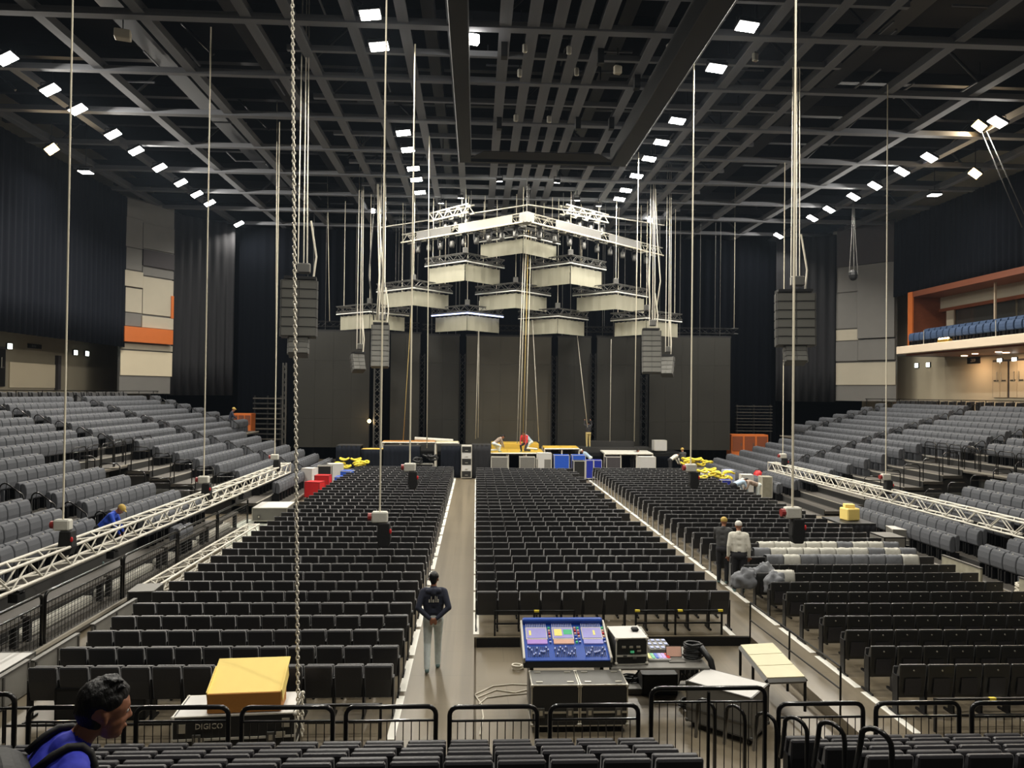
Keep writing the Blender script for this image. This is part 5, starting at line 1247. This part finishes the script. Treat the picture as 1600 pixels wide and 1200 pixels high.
MB().box(a.x, b.x, 42.6, 43.2, .06, a.z).build('body', 'alu_paint', t)
for k in range(5):
    z = .12 + (a.z - .16) * k / 5; dr_ = MB().box(a.x + .04, b.x - .04, 42.56, 42.6, z, z + a.z / 5 - .06).build('drawer', ('case_black', 'case_lid')[k % 2], t); MB().box((a.x + b.x) / 2 - .08, (a.x + b.x) / 2 + .08, 42.54, 42.56, z + .1, z + .13).build('handle', 'alu', dr_)
def deck(label, px0, px1, yf, yb, z, m, name='stage_deck', legs=True, zb=0, n=3):
    a, b = onz(px0, yf, z), onz(px1, yf, z); c, d = onz(px1, yb, z), onz(px0, yb, z); c.x, d.x = b.x + (c.x - b.x) * .3, a.x + (d.x - a.x) * .3
    t = thing(name, label, 'platform', ((a.x + b.x) / 2, (a.y + c.y) / 2, zb)); up = Vector((0, 0, 1))
    for i in range(n):
        q = [a.lerp(b, i / n), a.lerp(b, (i + .985) / n), d.lerp(c, (i + .985) / n), d.lerp(c, i / n)]
        MB().add([p - up * .08 for p in q] + q, [(0, 1, 2, 3), (4, 5, 6, 7), (0, 1, 5, 4), (1, 2, 6, 5), (2, 3, 7, 6), (3, 0, 4, 7)]).build('deck_panel', m, t)
    MB().tube([a - up * .06, b - up * .06], .05, 4).build('edge_beam', 'cloth_pale', t)
    if legs:
        for i in range(n + 1):
            p = a.lerp(b, i / n); strut('leg', (p.x, p.y + .06, zb), (p.x, p.y + .06, z - .05), .05, 'alu_paint', t); p = d.lerp(c, i / n); strut('leg', (p.x, p.y, zb), (p.x, p.y, z - .05), .05, 'alu_paint', t)
deck('bright yellow stage deck on white legs before the stage', 766, 850, 707, 701.3, 1.42, 'deck_yellow')
ya_, yb_ = at(768, 700, 47.5), at(842, 700, 47.5); tag(MB().box(ya_.x, yb_.x, 47.5, 49.3, 1.21, 1.75).build('yellow_riser', 'deck_yellow', None, bevel=.02), 'yellow riser on the stage behind the bright yellow deck', 'platform')
deck('second yellow stage deck beyond the first', 851, 905, 700, 696.2, 1.62, 'deck_yellow', n=2)
deck('orange timber sheets stacked on the left stage side', 597, 680, 690, 688, 1.95, 'cardboard', 'timber_stack', zb=0)
deck('pale boards lying across the left stage side', 681, 716, 691, 689, 1.9, 'deck_cream', 'timber_stack', zb=0, n=2)
deck('long pale boards lying on the right stage side', 945, 1020, 708, 703, 1.35, 'cloth_pale', 'board_stack', zb=0)
tag(MB().tube([at(648, 685.5, 46.6), at(708, 689, 46.6)], .12, 8).build('rolled_sheet', 'cloth_pale', None, smooth=True), 'long white roll lying over the left stage timber', 'roll')
cs = [(768, 794, 714, 733, 'case_grey', 'grey case below the left end of the yellow deck'), (812, 836, 714, 732, 'case_grey', 'grey case below the right end of the yellow deck'), (840, 862, 708, 718, 'case_lid', 'pale ribbed case behind the yellow cable case'), (838, 862, 717, 732, 'case_grey', 'small grey case right of the yellow deck'),
      (866, 890, 711, 735, 'blue', 'bright blue panel case standing before the stage'), (894, 915, 711, 717, 'blue', 'low blue case behind the stage cases'), (916, 928, 719, 728, 'deep_blue', 'deep blue case right of the pair before the stage'), (928, 941, 719, 729, 'deep_blue', 'small deep blue case beside the light blue shirt'), (947, 970, 714, 731, 'panel_dark', 'dark violet case with white edges'),
      (999, 1025, 714, 730, 'case_lid', 'pale ribbed trolley case right of the cases'), (1022, 1042, 688, 703, 'case_lid', 'white wheeled rack standing on the right stage side'), (896, 914, 720, 742, 'case_black', 'dark case at the head of the right aisle')]
for x0, x1, y0, y1, m, lab in cs:
    Y = 42.3 if y1 < 738 else 40.8
    if 'rack standing' in lab: Y = 47.8
    a, b = at(x0, y0, Y), at(x1, y0, Y); zb = 1.22 if Y > 46 else 0
    flight_case(lab, ((a.x + b.x) / 2, Y + .3, zb), (b.x - a.x, .6, a.z - zb), random.uniform(-.08, .08), m, m, 'alu_paint', True, False, 'cases in front of the stage', fine=False)
# left clutter beside the chairs
def px_box(name, label, cat, px, py, z, s, m, rotz=0):
    p = onz(px, py, z); return small_box(name, label, cat, (p.x, p.y, z), s, m, rotz)
def clutter(items, grp, dx):
    for px, yt, Y, w, m, lab in items:
        p = at(px, yt, Y); flight_case(lab, (p.x, Y, 0), (w, .6, max(.3, p.z)), random.uniform(-.35, .35), m, m if m != 'case_black' else 'case_top', 'alu_paint' if m != 'red' else 'red_dark', True, False, grp, fine=False)
clutter(((492, 752, 34.5, .75, 'red', 'red wheeled crate beside the left chair block'), (505, 742, 36.2, .7, 'red', 'second red crate behind the first'), (484, 731, 37.2, .6, 'case_lid', 'white slatted case beside the red crates'), (508, 727, 38.6, .7, 'case_black', 'black case with white edges behind the red crates'), (533, 744, 37.6, .55, 'blue', 'blue crate beside the left chairs'), (543, 735, 39.0, .6, 'blue', 'second blue crate beside the left chairs'), (524, 724, 40.3, .8, 'case_lid', 'pale case near the yellow cable heap'), (552, 733, 41.6, 1.3, 'case_grey', 'grey case under the left yellow cable heap')), 'crates and cases left of the chairs', 0)
def cableheap(label, px, py, Y, s, m, seed):
    p = at(px, py, Y); rd = random.Random(seed); b = MB()
    for k in range(9):
        c = p + Vector((rd.uniform(-s, s), rd.uniform(-s * .6, s * .6), .06 + .07 * k * s)); r = .28 * s + .1 * rd.random()
        b.tube([c + Vector((math.cos(q) * r, math.sin(q) * r, .05 * math.sin(q * 2 + k))) for q in [2 * PI * i / 12 for i in range(12)]], .055, 5, True)
    return tag(b.build('cable_heap', m, None, smooth=True), label, 'cable')
cableheap('heap of yellow cable coils left of the chairs before the stage', 552, 732, 41.6, .85, 'yellow', 1)
cableheap('tall heap of yellow cable coils right of the chairs', 1119, 750, 37, .8, 'yellow', 2)
cableheap('smaller yellow cable heap near the right stage corner', 1092, 729, 42.0, .75, 'yellow', 3)
cableheap('black cable coils beside the left drawer unit', 663, 722, 42.6, .6, 'cable_black', 4)
clutter(((1089, 736, 39.0, .9, 'case_black', 'black case with white labels right of the chairs'), (1103, 737, 38.2, .4, 'case_lid', 'pale blue tub beside the yellow heap'), (1119, 752, 37.0, .8, 'case_grey', 'low grey case under the tall yellow heap'), (1133, 749, 36.4, .5, 'deep_blue', 'deep blue bin right of the yellow heap'), (1138, 734, 38.6, .5, 'console_key', 'pale blue upright case behind the blue bin'), (1166, 741, 36.5, .6, 'case_lid', 'pale upright panel case beside the right stand'), (1196, 744, 35.0, .5, 'concrete_board', 'pale upright board at the end of the right truss'), (1092, 731, 42.0, .9, 'case_grey', 'grey case under the smaller yellow heap'), (663, 724, 42.6, 1.0, 'case_black', 'black case under the cable coils before the stage')), 'cases and bins right of the chairs', 0)
p = onz(1183, 766, 0); tag(MB().tube([(p.x + .2, p.y + .4, 0), (p.x + .2, p.y + .4, .1), (p.x + .2, p.y + .4, .85), (p.x + .2, p.y + .4, 1.0)], [.2, .24, .24, .12], 10).build('red_drum', 'red', None, smooth=True), 'red barrel standing beside the right stand', 'barrel')
p = onz(1237, 866, 0); 
# wood counters and retracted seating beside the stage
def counter(label, x0, x1, yt, yb, Y):
    a, b = at(x0, yt, Y), at(x1, yb, Y); t = thing('wood_counter', label, 'counter', ((a.x + b.x) / 2, Y, b.z))
    MB().box(a.x, b.x, Y, Y + 1.0, 0.0 if b.z < 2.2 else b.z - .5, a.z).build('body', 'orange_panel', t); n = 3
    for i in range(n): dd = MB().box(a.x + (b.x - a.x) * (i + .08) / n, a.x + (b.x - a.x) * (i + .92) / n, Y - .04, Y, b.z + .15, a.z - .12).build('door', 'wood_orange', t); MB().box(a.x + (b.x - a.x) * (i + .75) / n, a.x + (b.x - a.x) * (i + .8) / n, Y - .07, Y - .04, b.z + .5, b.z + .7).build('handle', 'alu_dark', dd)
counter('orange wood counter beside the right stand and the stage', 1143, 1200, 679, 708, 50.5)
counter('orange wood box beside the far end of the left stand', 362, 392, 646, 667, 51.0)
for lab, x0, x1, y0, y1, Y, n in (('right', 1150, 1206, 632, 676, 54.0, 9), ('left', 396, 440, 618, 690, 54.0, 9)):
    a, b = at(x0, y0, Y), at(x1, y1, Y); t = thing('retracted_bleacher', f'dark folded bleacher with horizontal slats on the {lab} side of the stage', 'bleacher', ((a.x + b.x) / 2, Y, 0))
    for i in range(n): MB().box(a.x, b.x, Y - .1, Y + .2, b.z + (a.z - b.z) * (i + .35) / n, b.z + (a.z - b.z) * (i + .6) / n).build('slat', 'tread' if i % 2 == 0 else 'riser_dark', t)
    for x in (a.x + .1, (a.x + b.x) / 2, b.x - .1): MB().box(x - .06, x + .06, Y, Y + .15, 0, a.z).build('upright', 'black_metal', t)

# ------------------------------------------------------------------ people
def capsule_verts(a, ra, b, rb, nu=12):
    a, b = Vector(a), Vector(b); d = b - a; L = d.length
    q = (Vector((0, 0, 1)).rotation_difference(d.normalized()) if L > 1e-6 else Quaternion()).to_matrix(); rings = []
    for i in range(1, 5): t = PI / 2 * i / 4; rings.append((-ra * math.cos(t), ra * math.sin(t)))
    for i in range(0, 4): t = PI / 2 * i / 4; rings.append((L + rb * math.sin(t), rb * math.cos(t)))
    vs = [a + q @ Vector((0, 0, -ra))]
    for z, r in rings:
        for j in range(nu): vs.append(a + q @ Vector((r * math.cos(2 * PI * j / nu), r * math.sin(2 * PI * j / nu), z)))
    vs.append(a + q @ Vector((0, 0, L + rb))); fs = [(0, 1 + (j + 1) % nu, 1 + j) for j in range(nu)]
    for i in range(len(rings) - 1):
        for j in range(nu): fs.append((1 + i * nu + j, 1 + i * nu + (j + 1) % nu, 1 + (i + 1) * nu + (j + 1) % nu, 1 + (i + 1) * nu + j))
    e = len(vs) - 1; k = 1 + (len(rings) - 1) * nu; fs += [(e, k + j, k + (j + 1) % nu) for j in range(nu)]
    return vs, fs
def remeshed(name, prims, voxel, parent, smooth=4):
    """prims: (a, ra, b, rb, material); one continuous skin over all of them"""
    mb = MB()
    for a, ra, b, rb, m in prims: mb.add(*capsule_verts(a, ra, b, rb))
    me = bpy.data.meshes.new('tmp'); me.from_pydata(mb.v, [], mb.f); o = bpy.data.objects.new('tmp', me); COL.objects.link(o)
    md = o.modifiers.new('r', 'REMESH'); md.mode = 'VOXEL'; md.voxel_size = voxel
    ms = o.modifiers.new('s', 'SMOOTH'); ms.factor = .5; ms.iterations = smooth
    dg = bpy.context.evaluated_depsgraph_get(); m2 = bpy.data.meshes.new_from_object(o.evaluated_get(dg)); bpy.data.objects.remove(o)
    mats = []
    for p in prims:
        if p[4] not in mats: mats.append(p[4])
    n = len(m2.polygons); C = np.empty(n * 3); m2.polygons.foreach_get('center', C); C = C.reshape(-1, 3); best = np.full(n, 1e9); idx = np.zeros(n, int)
    for a, ra, b, rb, m in prims:
        a_, b_ = np.array(a), np.array(b); d = b_ - a_; L2 = max(1e-9, d @ d); t = np.clip(((C - a_) @ d) / L2, 0, 1)
        dist = np.linalg.norm(C - (a_ + t[:, None] * d), axis=1) - (ra + (rb - ra) * t); k = dist < best; best[k] = dist[k]; idx[k] = mats.index(m)
    for m in mats: m2.materials.append(MATS[m])
    m2.polygons.foreach_set('material_index', idx.astype(np.int32)); m2.polygons.foreach_set('use_smooth', np.ones(n, bool)); m2.name = name
    ob = bpy.data.objects.new(name, m2); COL.objects.link(ob); ob.parent = parent
    return ob
def person(label, loc, rotz, top, legs, shoe='shoe', skin='skin', lean=0., arms='down', legpose='stand', hair='hair', voxel=.016, h=1.72, sleeve='long', head_turn=0., head_nod=0., cap=None, fingers=True, crouch=0., extra=None):
    t = thing('person', label, 'person', loc); k = h / 1.72; V_ = lambda x, y, z: Vector((x, y, z)) * k
    hip = Vector((0, 0, .93 - crouch)); RL = Matrix.Rotation(-lean, 3, 'X')
    def tor(x, y, z): return hip + RL @ Vector((x, y, z - .93))       # point of the upper body, given upright
    pr = []; A = lambda a, ra, b, rb, m: pr.append((a * k, ra * k, b * k, rb * k, m))
    A(tor(-.075, 0, .95), .105, tor(.075, 0, .95), .105, legs); A(tor(-.08, -.02, .90), .10, tor(.08, -.02, .90), .10, legs)
    A(tor(-.07, 0, 1.05), .105, tor(.07, 0, 1.05), .105, top); A(tor(-.09, .005, 1.2), .11, tor(.09, .005, 1.2), .11, top); A(tor(-.11, 0, 1.34), .105, tor(.11, 0, 1.34), .105, top); A(tor(-.15, -.01, 1.42), .062, tor(.15, -.01, 1.42), .062, top)
    for s in (-1, 1): A(tor(s * .07, 0, 1.0), .10, tor(s * .095, 0, 1.36), .105, top)
    A(tor(0, -.02, 1.44), .07, tor(0, 0, 1.47), .06, top); A(tor(0, 0, 1.46), .054, tor(0, .015, 1.55), .05, skin)
    # head
    hc = tor(0, .03, 1.61); RH = RL @ Matrix.Rotation(head_turn, 3, 'Z') @ Matrix.Rotation(-head_nod, 3, 'X'); H = lambda x, y, z: hc + RH @ Vector((x, y, z))
    A(H(0, -.015, .035), .085, H(0, .02, .03), .082, skin); A(H(0, .035, -.04), .066, H(0, .04, -.065), .052, skin); A(H(0, .055, -.085), .03, H(0, .06, -.09), .03, skin)
    A(H(0, .092, .012), .010, H(0, .110, -.026), .013, skin); A(H(-.013, .1, -.031), .0105, H(.013, .1, -.031), .0105, skin); A(H(-.02, .093, -.064), .0085, H(.02, .093, -.064), .0085, skin); A(H(-.03, .088, .03), .013, H(.03, .088, .03), .013, skin)
    for s in (-1, 1): A(H(s * .082, -.01, .008), .013, H(s * .083, -.004, -.026), .009, skin)
    # arms
    for s in (-1, 1):
        sh = tor(s * .185, -.01, 1.40)
        P = arms if not isinstance(arms, dict) else arms[s]
        if P == 'down': el, wr, hd = tor(s * .24, -.03, 1.12), tor(s * .25, .04, .88), tor(s * .25, .07, .80)
        elif P == 'behind': el, wr, hd = tor(s * .27, -.13, 1.15), tor(s * .07, -.19, .98), tor(-s * .02, -.20, .92)
        elif P == 'fwd': el, wr, hd = tor(s * .24, .16, 1.20), tor(s * .16, .36, 1.12), tor(s * .13, .44, 1.10)
        elif P == 'reach': el, wr, hd = sh + Vector((s * .04, .10, -.26)), sh + Vector((-s * .02, .20, -.48)), sh + Vector((-s * .04, .24, -.56))
        elif P == 'up': el, wr, hd = tor(s * .26, .08, 1.50), tor(s * .2, .14, 1.74), tor(s * .19, .16, 1.82)
        bare = 'skin' if sleeve == 'short' else top
        A(sh, .068, el, .054, top); A(el, .052, wr, .038, skin if sleeve == 'short' else top); A(wr, .029, wr.lerp(hd, .25), .029, skin)
        d = (hd - wr).normalized(); sd_ = d.cross(Vector((0, 1, .3))).normalized(); pal = wr + d * .045
        A(pal - sd_ * .02, .021, pal + d * .03 - sd_ * .02, .02, skin); A(pal + sd_ * .02, .021, pal + d * .03 + sd_ * .02, .02, skin)
        if fingers:
            cu = Vector((-s * .3, .2, 0)).normalized() if P != 'behind' else Vector((0, -.2, -.5)).normalized()
            for f, ln in ((-1.5, .058), (-.5, .07), (.5, .074), (1.5, .066)):
                b0 = pal + d * .045 + sd_ * (f * .0195); m0 = b0 + d * ln * .55; A(b0, .0095, m0, .009, skin); A(m0, .009, m0 + (d + cu * .9).normalized() * ln * .5, .0075, skin)
            th = pal - d * .01 + sd_ * (.03 * s); A(th, .012, th + (sd_ * s + d * .7).normalized() * .045, .0105, skin); A(th + (sd_ * s + d * .7).normalized() * .045, .0105, th + (sd_ * s * .6 + d).normalized() * .078, .009, skin)
    # legs
    for s in (-1, 1):
        hj = Vector((s * .09, 0, .92 - crouch))
        if legpose == 'stand': kn, an = Vector((s * .10, .02, .5)), Vector((s * .10, -.02, .09))
        elif legpose == 'step': kn, an = (Vector((s * .09, .10, .5)), Vector((s * .09, .12, .09))) if s > 0 else (Vector((s * .10, -.02, .49)), Vector((s * .10, -.20, .12)))
        elif legpose == 'sit': kn, an = hj + Vector((s * .06, .44, .02)), hj + Vector((s * .06, .46, -.42))
        elif legpose == 'kneel': kn, an = hj + Vector((s * .06, .36, -.12 if s > 0 else -.38)), Vector((s * .12, .3 if s > 0 else -.35, .08))
        A(hj, .098, kn, .068, legs); A(kn, .068, an, .054, legs)
        A(an + Vector((0, -.03, -.045)), .042, an + Vector((0, .03, -.045)), .042, shoe); A(an + Vector((0, .03, -.05)), .04, an + Vector((s * .015, .15, -.058)), .033, shoe)
    if extra: extra(A, H, tor)
    remeshed('body', pr, voxel * k, t)
    if cap:
        cp_ = [(H(0, -.015, .06), .092, H(0, .02, .055), .09, cap), (H(-.04, .08, .05), .02, H(-.03, .15, .045), .012, cap), (H(.04, .08, .05), .02, H(.03, .15, .045), .012, cap), (H(0, .08, .055), .02, H(0, .16, .05), .012, cap)]
        remeshed('cap', [(a * k, ra * k, b * k, rb * k, m) for a, ra, b, rb, m in cp_], .012, t)
    else:
        hp_ = [(H(0, -.028, .058), .086, H(0, .012, .068), .08, hair), (H(0, -.045, .02), .072, H(0, -.036, -.03), .056, hair), (H(0, .04, .098), .04, H(0, .065, .085), .03, hair), (H(-.05, 0, .05), .042, H(-.05, .02, .06), .04, hair), (H(.05, 0, .05), .042, H(.05, .02, .06), .04, hair)]
        if voxel < .01:
            rt = random.Random(3)
            for _ in range(46):
                q1, q2 = rt.uniform(-2.6, 2.6), rt.uniform(.1, 1.0); dr = Vector((math.sin(q2) * math.sin(q1), -math.sin(q2) * math.cos(q1) * .9, math.cos(q2))); b1 = Vector((0, -.008, .058)); hp_.append((H(*(b1 + dr * .07)), .016, H(*(b1 + dr * .088 + Vector((rt.uniform(-.02, .02), .02, .006)))), .008, hair))
        remeshed('hair', [(a * k, ra * k, b * k, rb * k, m) for a, ra, b, rb, m in hp_], .01 if voxel > .01 else .006, t, 2)
    for s in (-1, 1):
        MB().ball(t.location + H(s * .031, .0835, .006) * k, .0115 * k, 8, 6).build('eye', 'cap_white', t, smooth=True); MB().ball(t.location + H(s * .031, .0925, .006) * k, .0058 * k, 6, 4).build('pupil', 'hair', t, smooth=True)
    t.rotation_euler.z = rotz
    return t, H, tor, k
fp = onz(676, 1047, 0)
def hood(A, H, tor): A(tor(-.09, -.075, 1.43), .05, tor(.09, -.075, 1.43), .05, 'navy'); A(tor(0, -.1, 1.40), .05, tor(0, -.09, 1.44), .05, 'navy')
t, H, tor, k = person('man in navy hoodie and pale jeans walking up the centre aisle, hands behind back', (fp.x, fp.y, 0), .06, 'navy', 'jeans', arms='behind', legpose='step', voxel=.0105, h=1.73, head_turn=-.15, extra=hood)
for i, (x, w, h_) in enumerate(((-.075, .03, .05), (-.04, .014, .1), (-.005, .03, .045), (.03, .014, .11), (.06, .014, .1), (.085, .02, .05))):   # pale print on the back
    q = Matrix.Rotation(.06, 3, 'Z') @ (Vector((x, -.128, 1.24 + h_ / 2)) * k) ; cube('back_print', t.location + Vector((x, -.112, 1.24 + h_ / 2)) * k, (w * .7, .02, h_), 'shirt_white', t)
# near man with backpack, leaning forward
hp0 = at(161, 1112, 3.0)
t, H, tor, k = person('near man with black hair in a blue shirt, walking right with a backpack', (0, 0, 0), 0, 'shirt_blue', 'pants_dark', skin='skin', lean=.55, arms='down', legpose='step', voxel=.0075, h=1.58, head_turn=.0, head_nod=-.42, sleeve='short')
ang_ = -.92; hl = H(0, 0, 0) * k; Rz_ = Matrix.Rotation(ang_, 3, 'Z'); hw = Rz_ @ hl
t.location = (hp0.x - hw.x, hp0.y - hw.y, 2.14); t.rotation_euler.z = ang_
dz = hp0.z - (2.14 + hw.z); t.location.z += dz
NEARZ = t.location.z
def loc(v): return t.location + v * k
bp = MB(); c_ = tor(0, -.21, 1.22)
RLb = Matrix.Rotation(-.55, 3, 'X')
t.rotation_euler.z = 0
MB().obox(loc(tor(0, -.18, 1.13)), (.30, .17, .42), RLb).build('backpack', 'bag_black', t, smooth=False, bevel=.07, seg=3)
MB().obox(loc(tor(.0, -.29, 1.06)), (.22, .07, .24), RLb).build('backpack_pocket', 'bag_grey', t, bevel=.035, seg=3)
for s in (-1, 1): MB().tube([loc(tor(s * x_, y_, z_)) for x_, y_, z_ in ((.10, -.125, 1.36), (.105, -.095, 1.43), (.11, -.06, 1.475), (.115, -.015, 1.493), (.12, .03, 1.478), (.125, .07, 1.44), (.13, .098, 1.38), (.135, .112, 1.3), (.145, .105, 1.2), (.15, .07, 1.1), (.145, -.02, 1.03), (.14, -.1, 1.0))], .016, 8).build('backpack_strap', 'bag_black', t, smooth=True)
t.rotation_euler.z = ang_
# others on the floor, in the stands and on the stage
p = (rowX(-1, -2) - .15, 20.55, tz(-2)); q_ = atx(172, 800, -9.5)
person('man in a royal blue shirt and pale cap bending behind the left truss', (-9.75, q_.y, tz(-1)), -1.4, 'shirt_royal', 'pants_dark', lean=.75, arms='reach', cap='cap_yellow', voxel=.016, h=1.7)
p = at(1131, 812, 19.3); person('man in a dark grey hoodie and yellow cap among the right chairs', (p.x, 11.35 + .84 * 9 + .45, 0), -.5, 'hoodie_grey', 'pants_dark', lean=.15, arms='fwd', cap='cap_yellow', voxel=.016, h=1.72)
p = at(1153, 812, 18.6); person('man in a white shirt and white cap seen from behind among the right chairs', (p.x, 11.35 + .84 * 8 + .45, 0), -.25, 'shirt_white', 'pants_dark', lean=.12, arms='down', cap='cap_white', voxel=.016, h=1.76)
for lab, px, py, z, rz, top, legs, ln, ar, lp_, cap, cr in (
        ('bending worker in a pale blue shirt beside the right chairs', 1146, 790, 0, -1.3, 'shirt_pale_blue', 'pants_dark', 1.25, 'reach', 'stand', None, 0.),
        ('bending worker in a beige shirt and jeans beside the right chairs', 1185, 790, 0, 1.4, 'shirt_beige', 'jeans', 1.25, 'reach', 'stand', 'cap_white', 0.),
        ('worker in a white shirt bending before the right stage side', 1047, 742, 0, -1.4, 'shirt_white', 'pants_dark', 1.0, 'reach', 'stand', None, .0),
        ('standing worker in dark clothes and a yellow cap near the right stage corner', 1068, 744, 0, .4, 'hoodie_grey', 'pants_dark', .15, 'fwd', 'stand', 'cap_yellow', 0.),
        ('worker in a pale blue shirt bending behind the blue cases', 922, 738, 0, 1.2, 'shirt_pale_blue', 'jeans', .9, 'reach', 'stand', 'cap_white', 0.),
        ('worker in dark clothes sorting cables beside the right cases', 988, 740, 0, -1.0, 'hoodie_grey', 'pants_dark', .7, 'reach', 'stand', None, 0.)):
    p = onz(px, py, z); person(lab, (p.x, p.y, z), rz, top, legs, lean=ln, arms=ar, legpose=lp_, cap=cap, crouch=cr, voxel=.02, sleeve='long', fingers=False)
for lab, px, Y, z, rz, top, legs, ln, ar, lp_, cap, cr in (
        ('worker in a red shirt kneeling on the yellow stage deck', 821, 45.0, 1.42, 2.6, 'shirt_red', 'pants_dark', .35, 'reach', 'kneel', None, .42),
        ('worker in pale blue crouching beside the red shirt', 830, 46.4, 1.42, 1.5, 'shirt_pale_blue', 'jeans', .7, 'reach', 'kneel', None, .42),
        ('worker in a pale shirt bending over the left end of the yellow deck', 772, 44.6, 1.42, -1.3, 'shirt_beige', 'jeans', .9, 'reach', 'kneel', None, .42),
        ('person in dark top and khaki trousers reaching up on the stage', 919, 47.9, 1.5, .2, 'pants_dark', 'pants_khaki', .0, 'up', 'stand', None, 0.),
        ('person in dark clothes at the far stairs of the left stand', 358, 46.8, None, -1.2, 'navy', 'pants_dark', .3, 'fwd', 'stand', 'cap_yellow', 0.)):
    pz = z if z is not None else 2.2
    p = at(px, 700, Y); person(lab, (p.x, p.y, pz), rz, top, legs, lean=ln, arms=ar, legpose=lp_, cap=cap, crouch=cr, voxel=.02, fingers=False)

# ------------------------------------------------------------------ prototypes are no longer needed
for r in (protoC, protoP, protoS, protoB): kill(r)
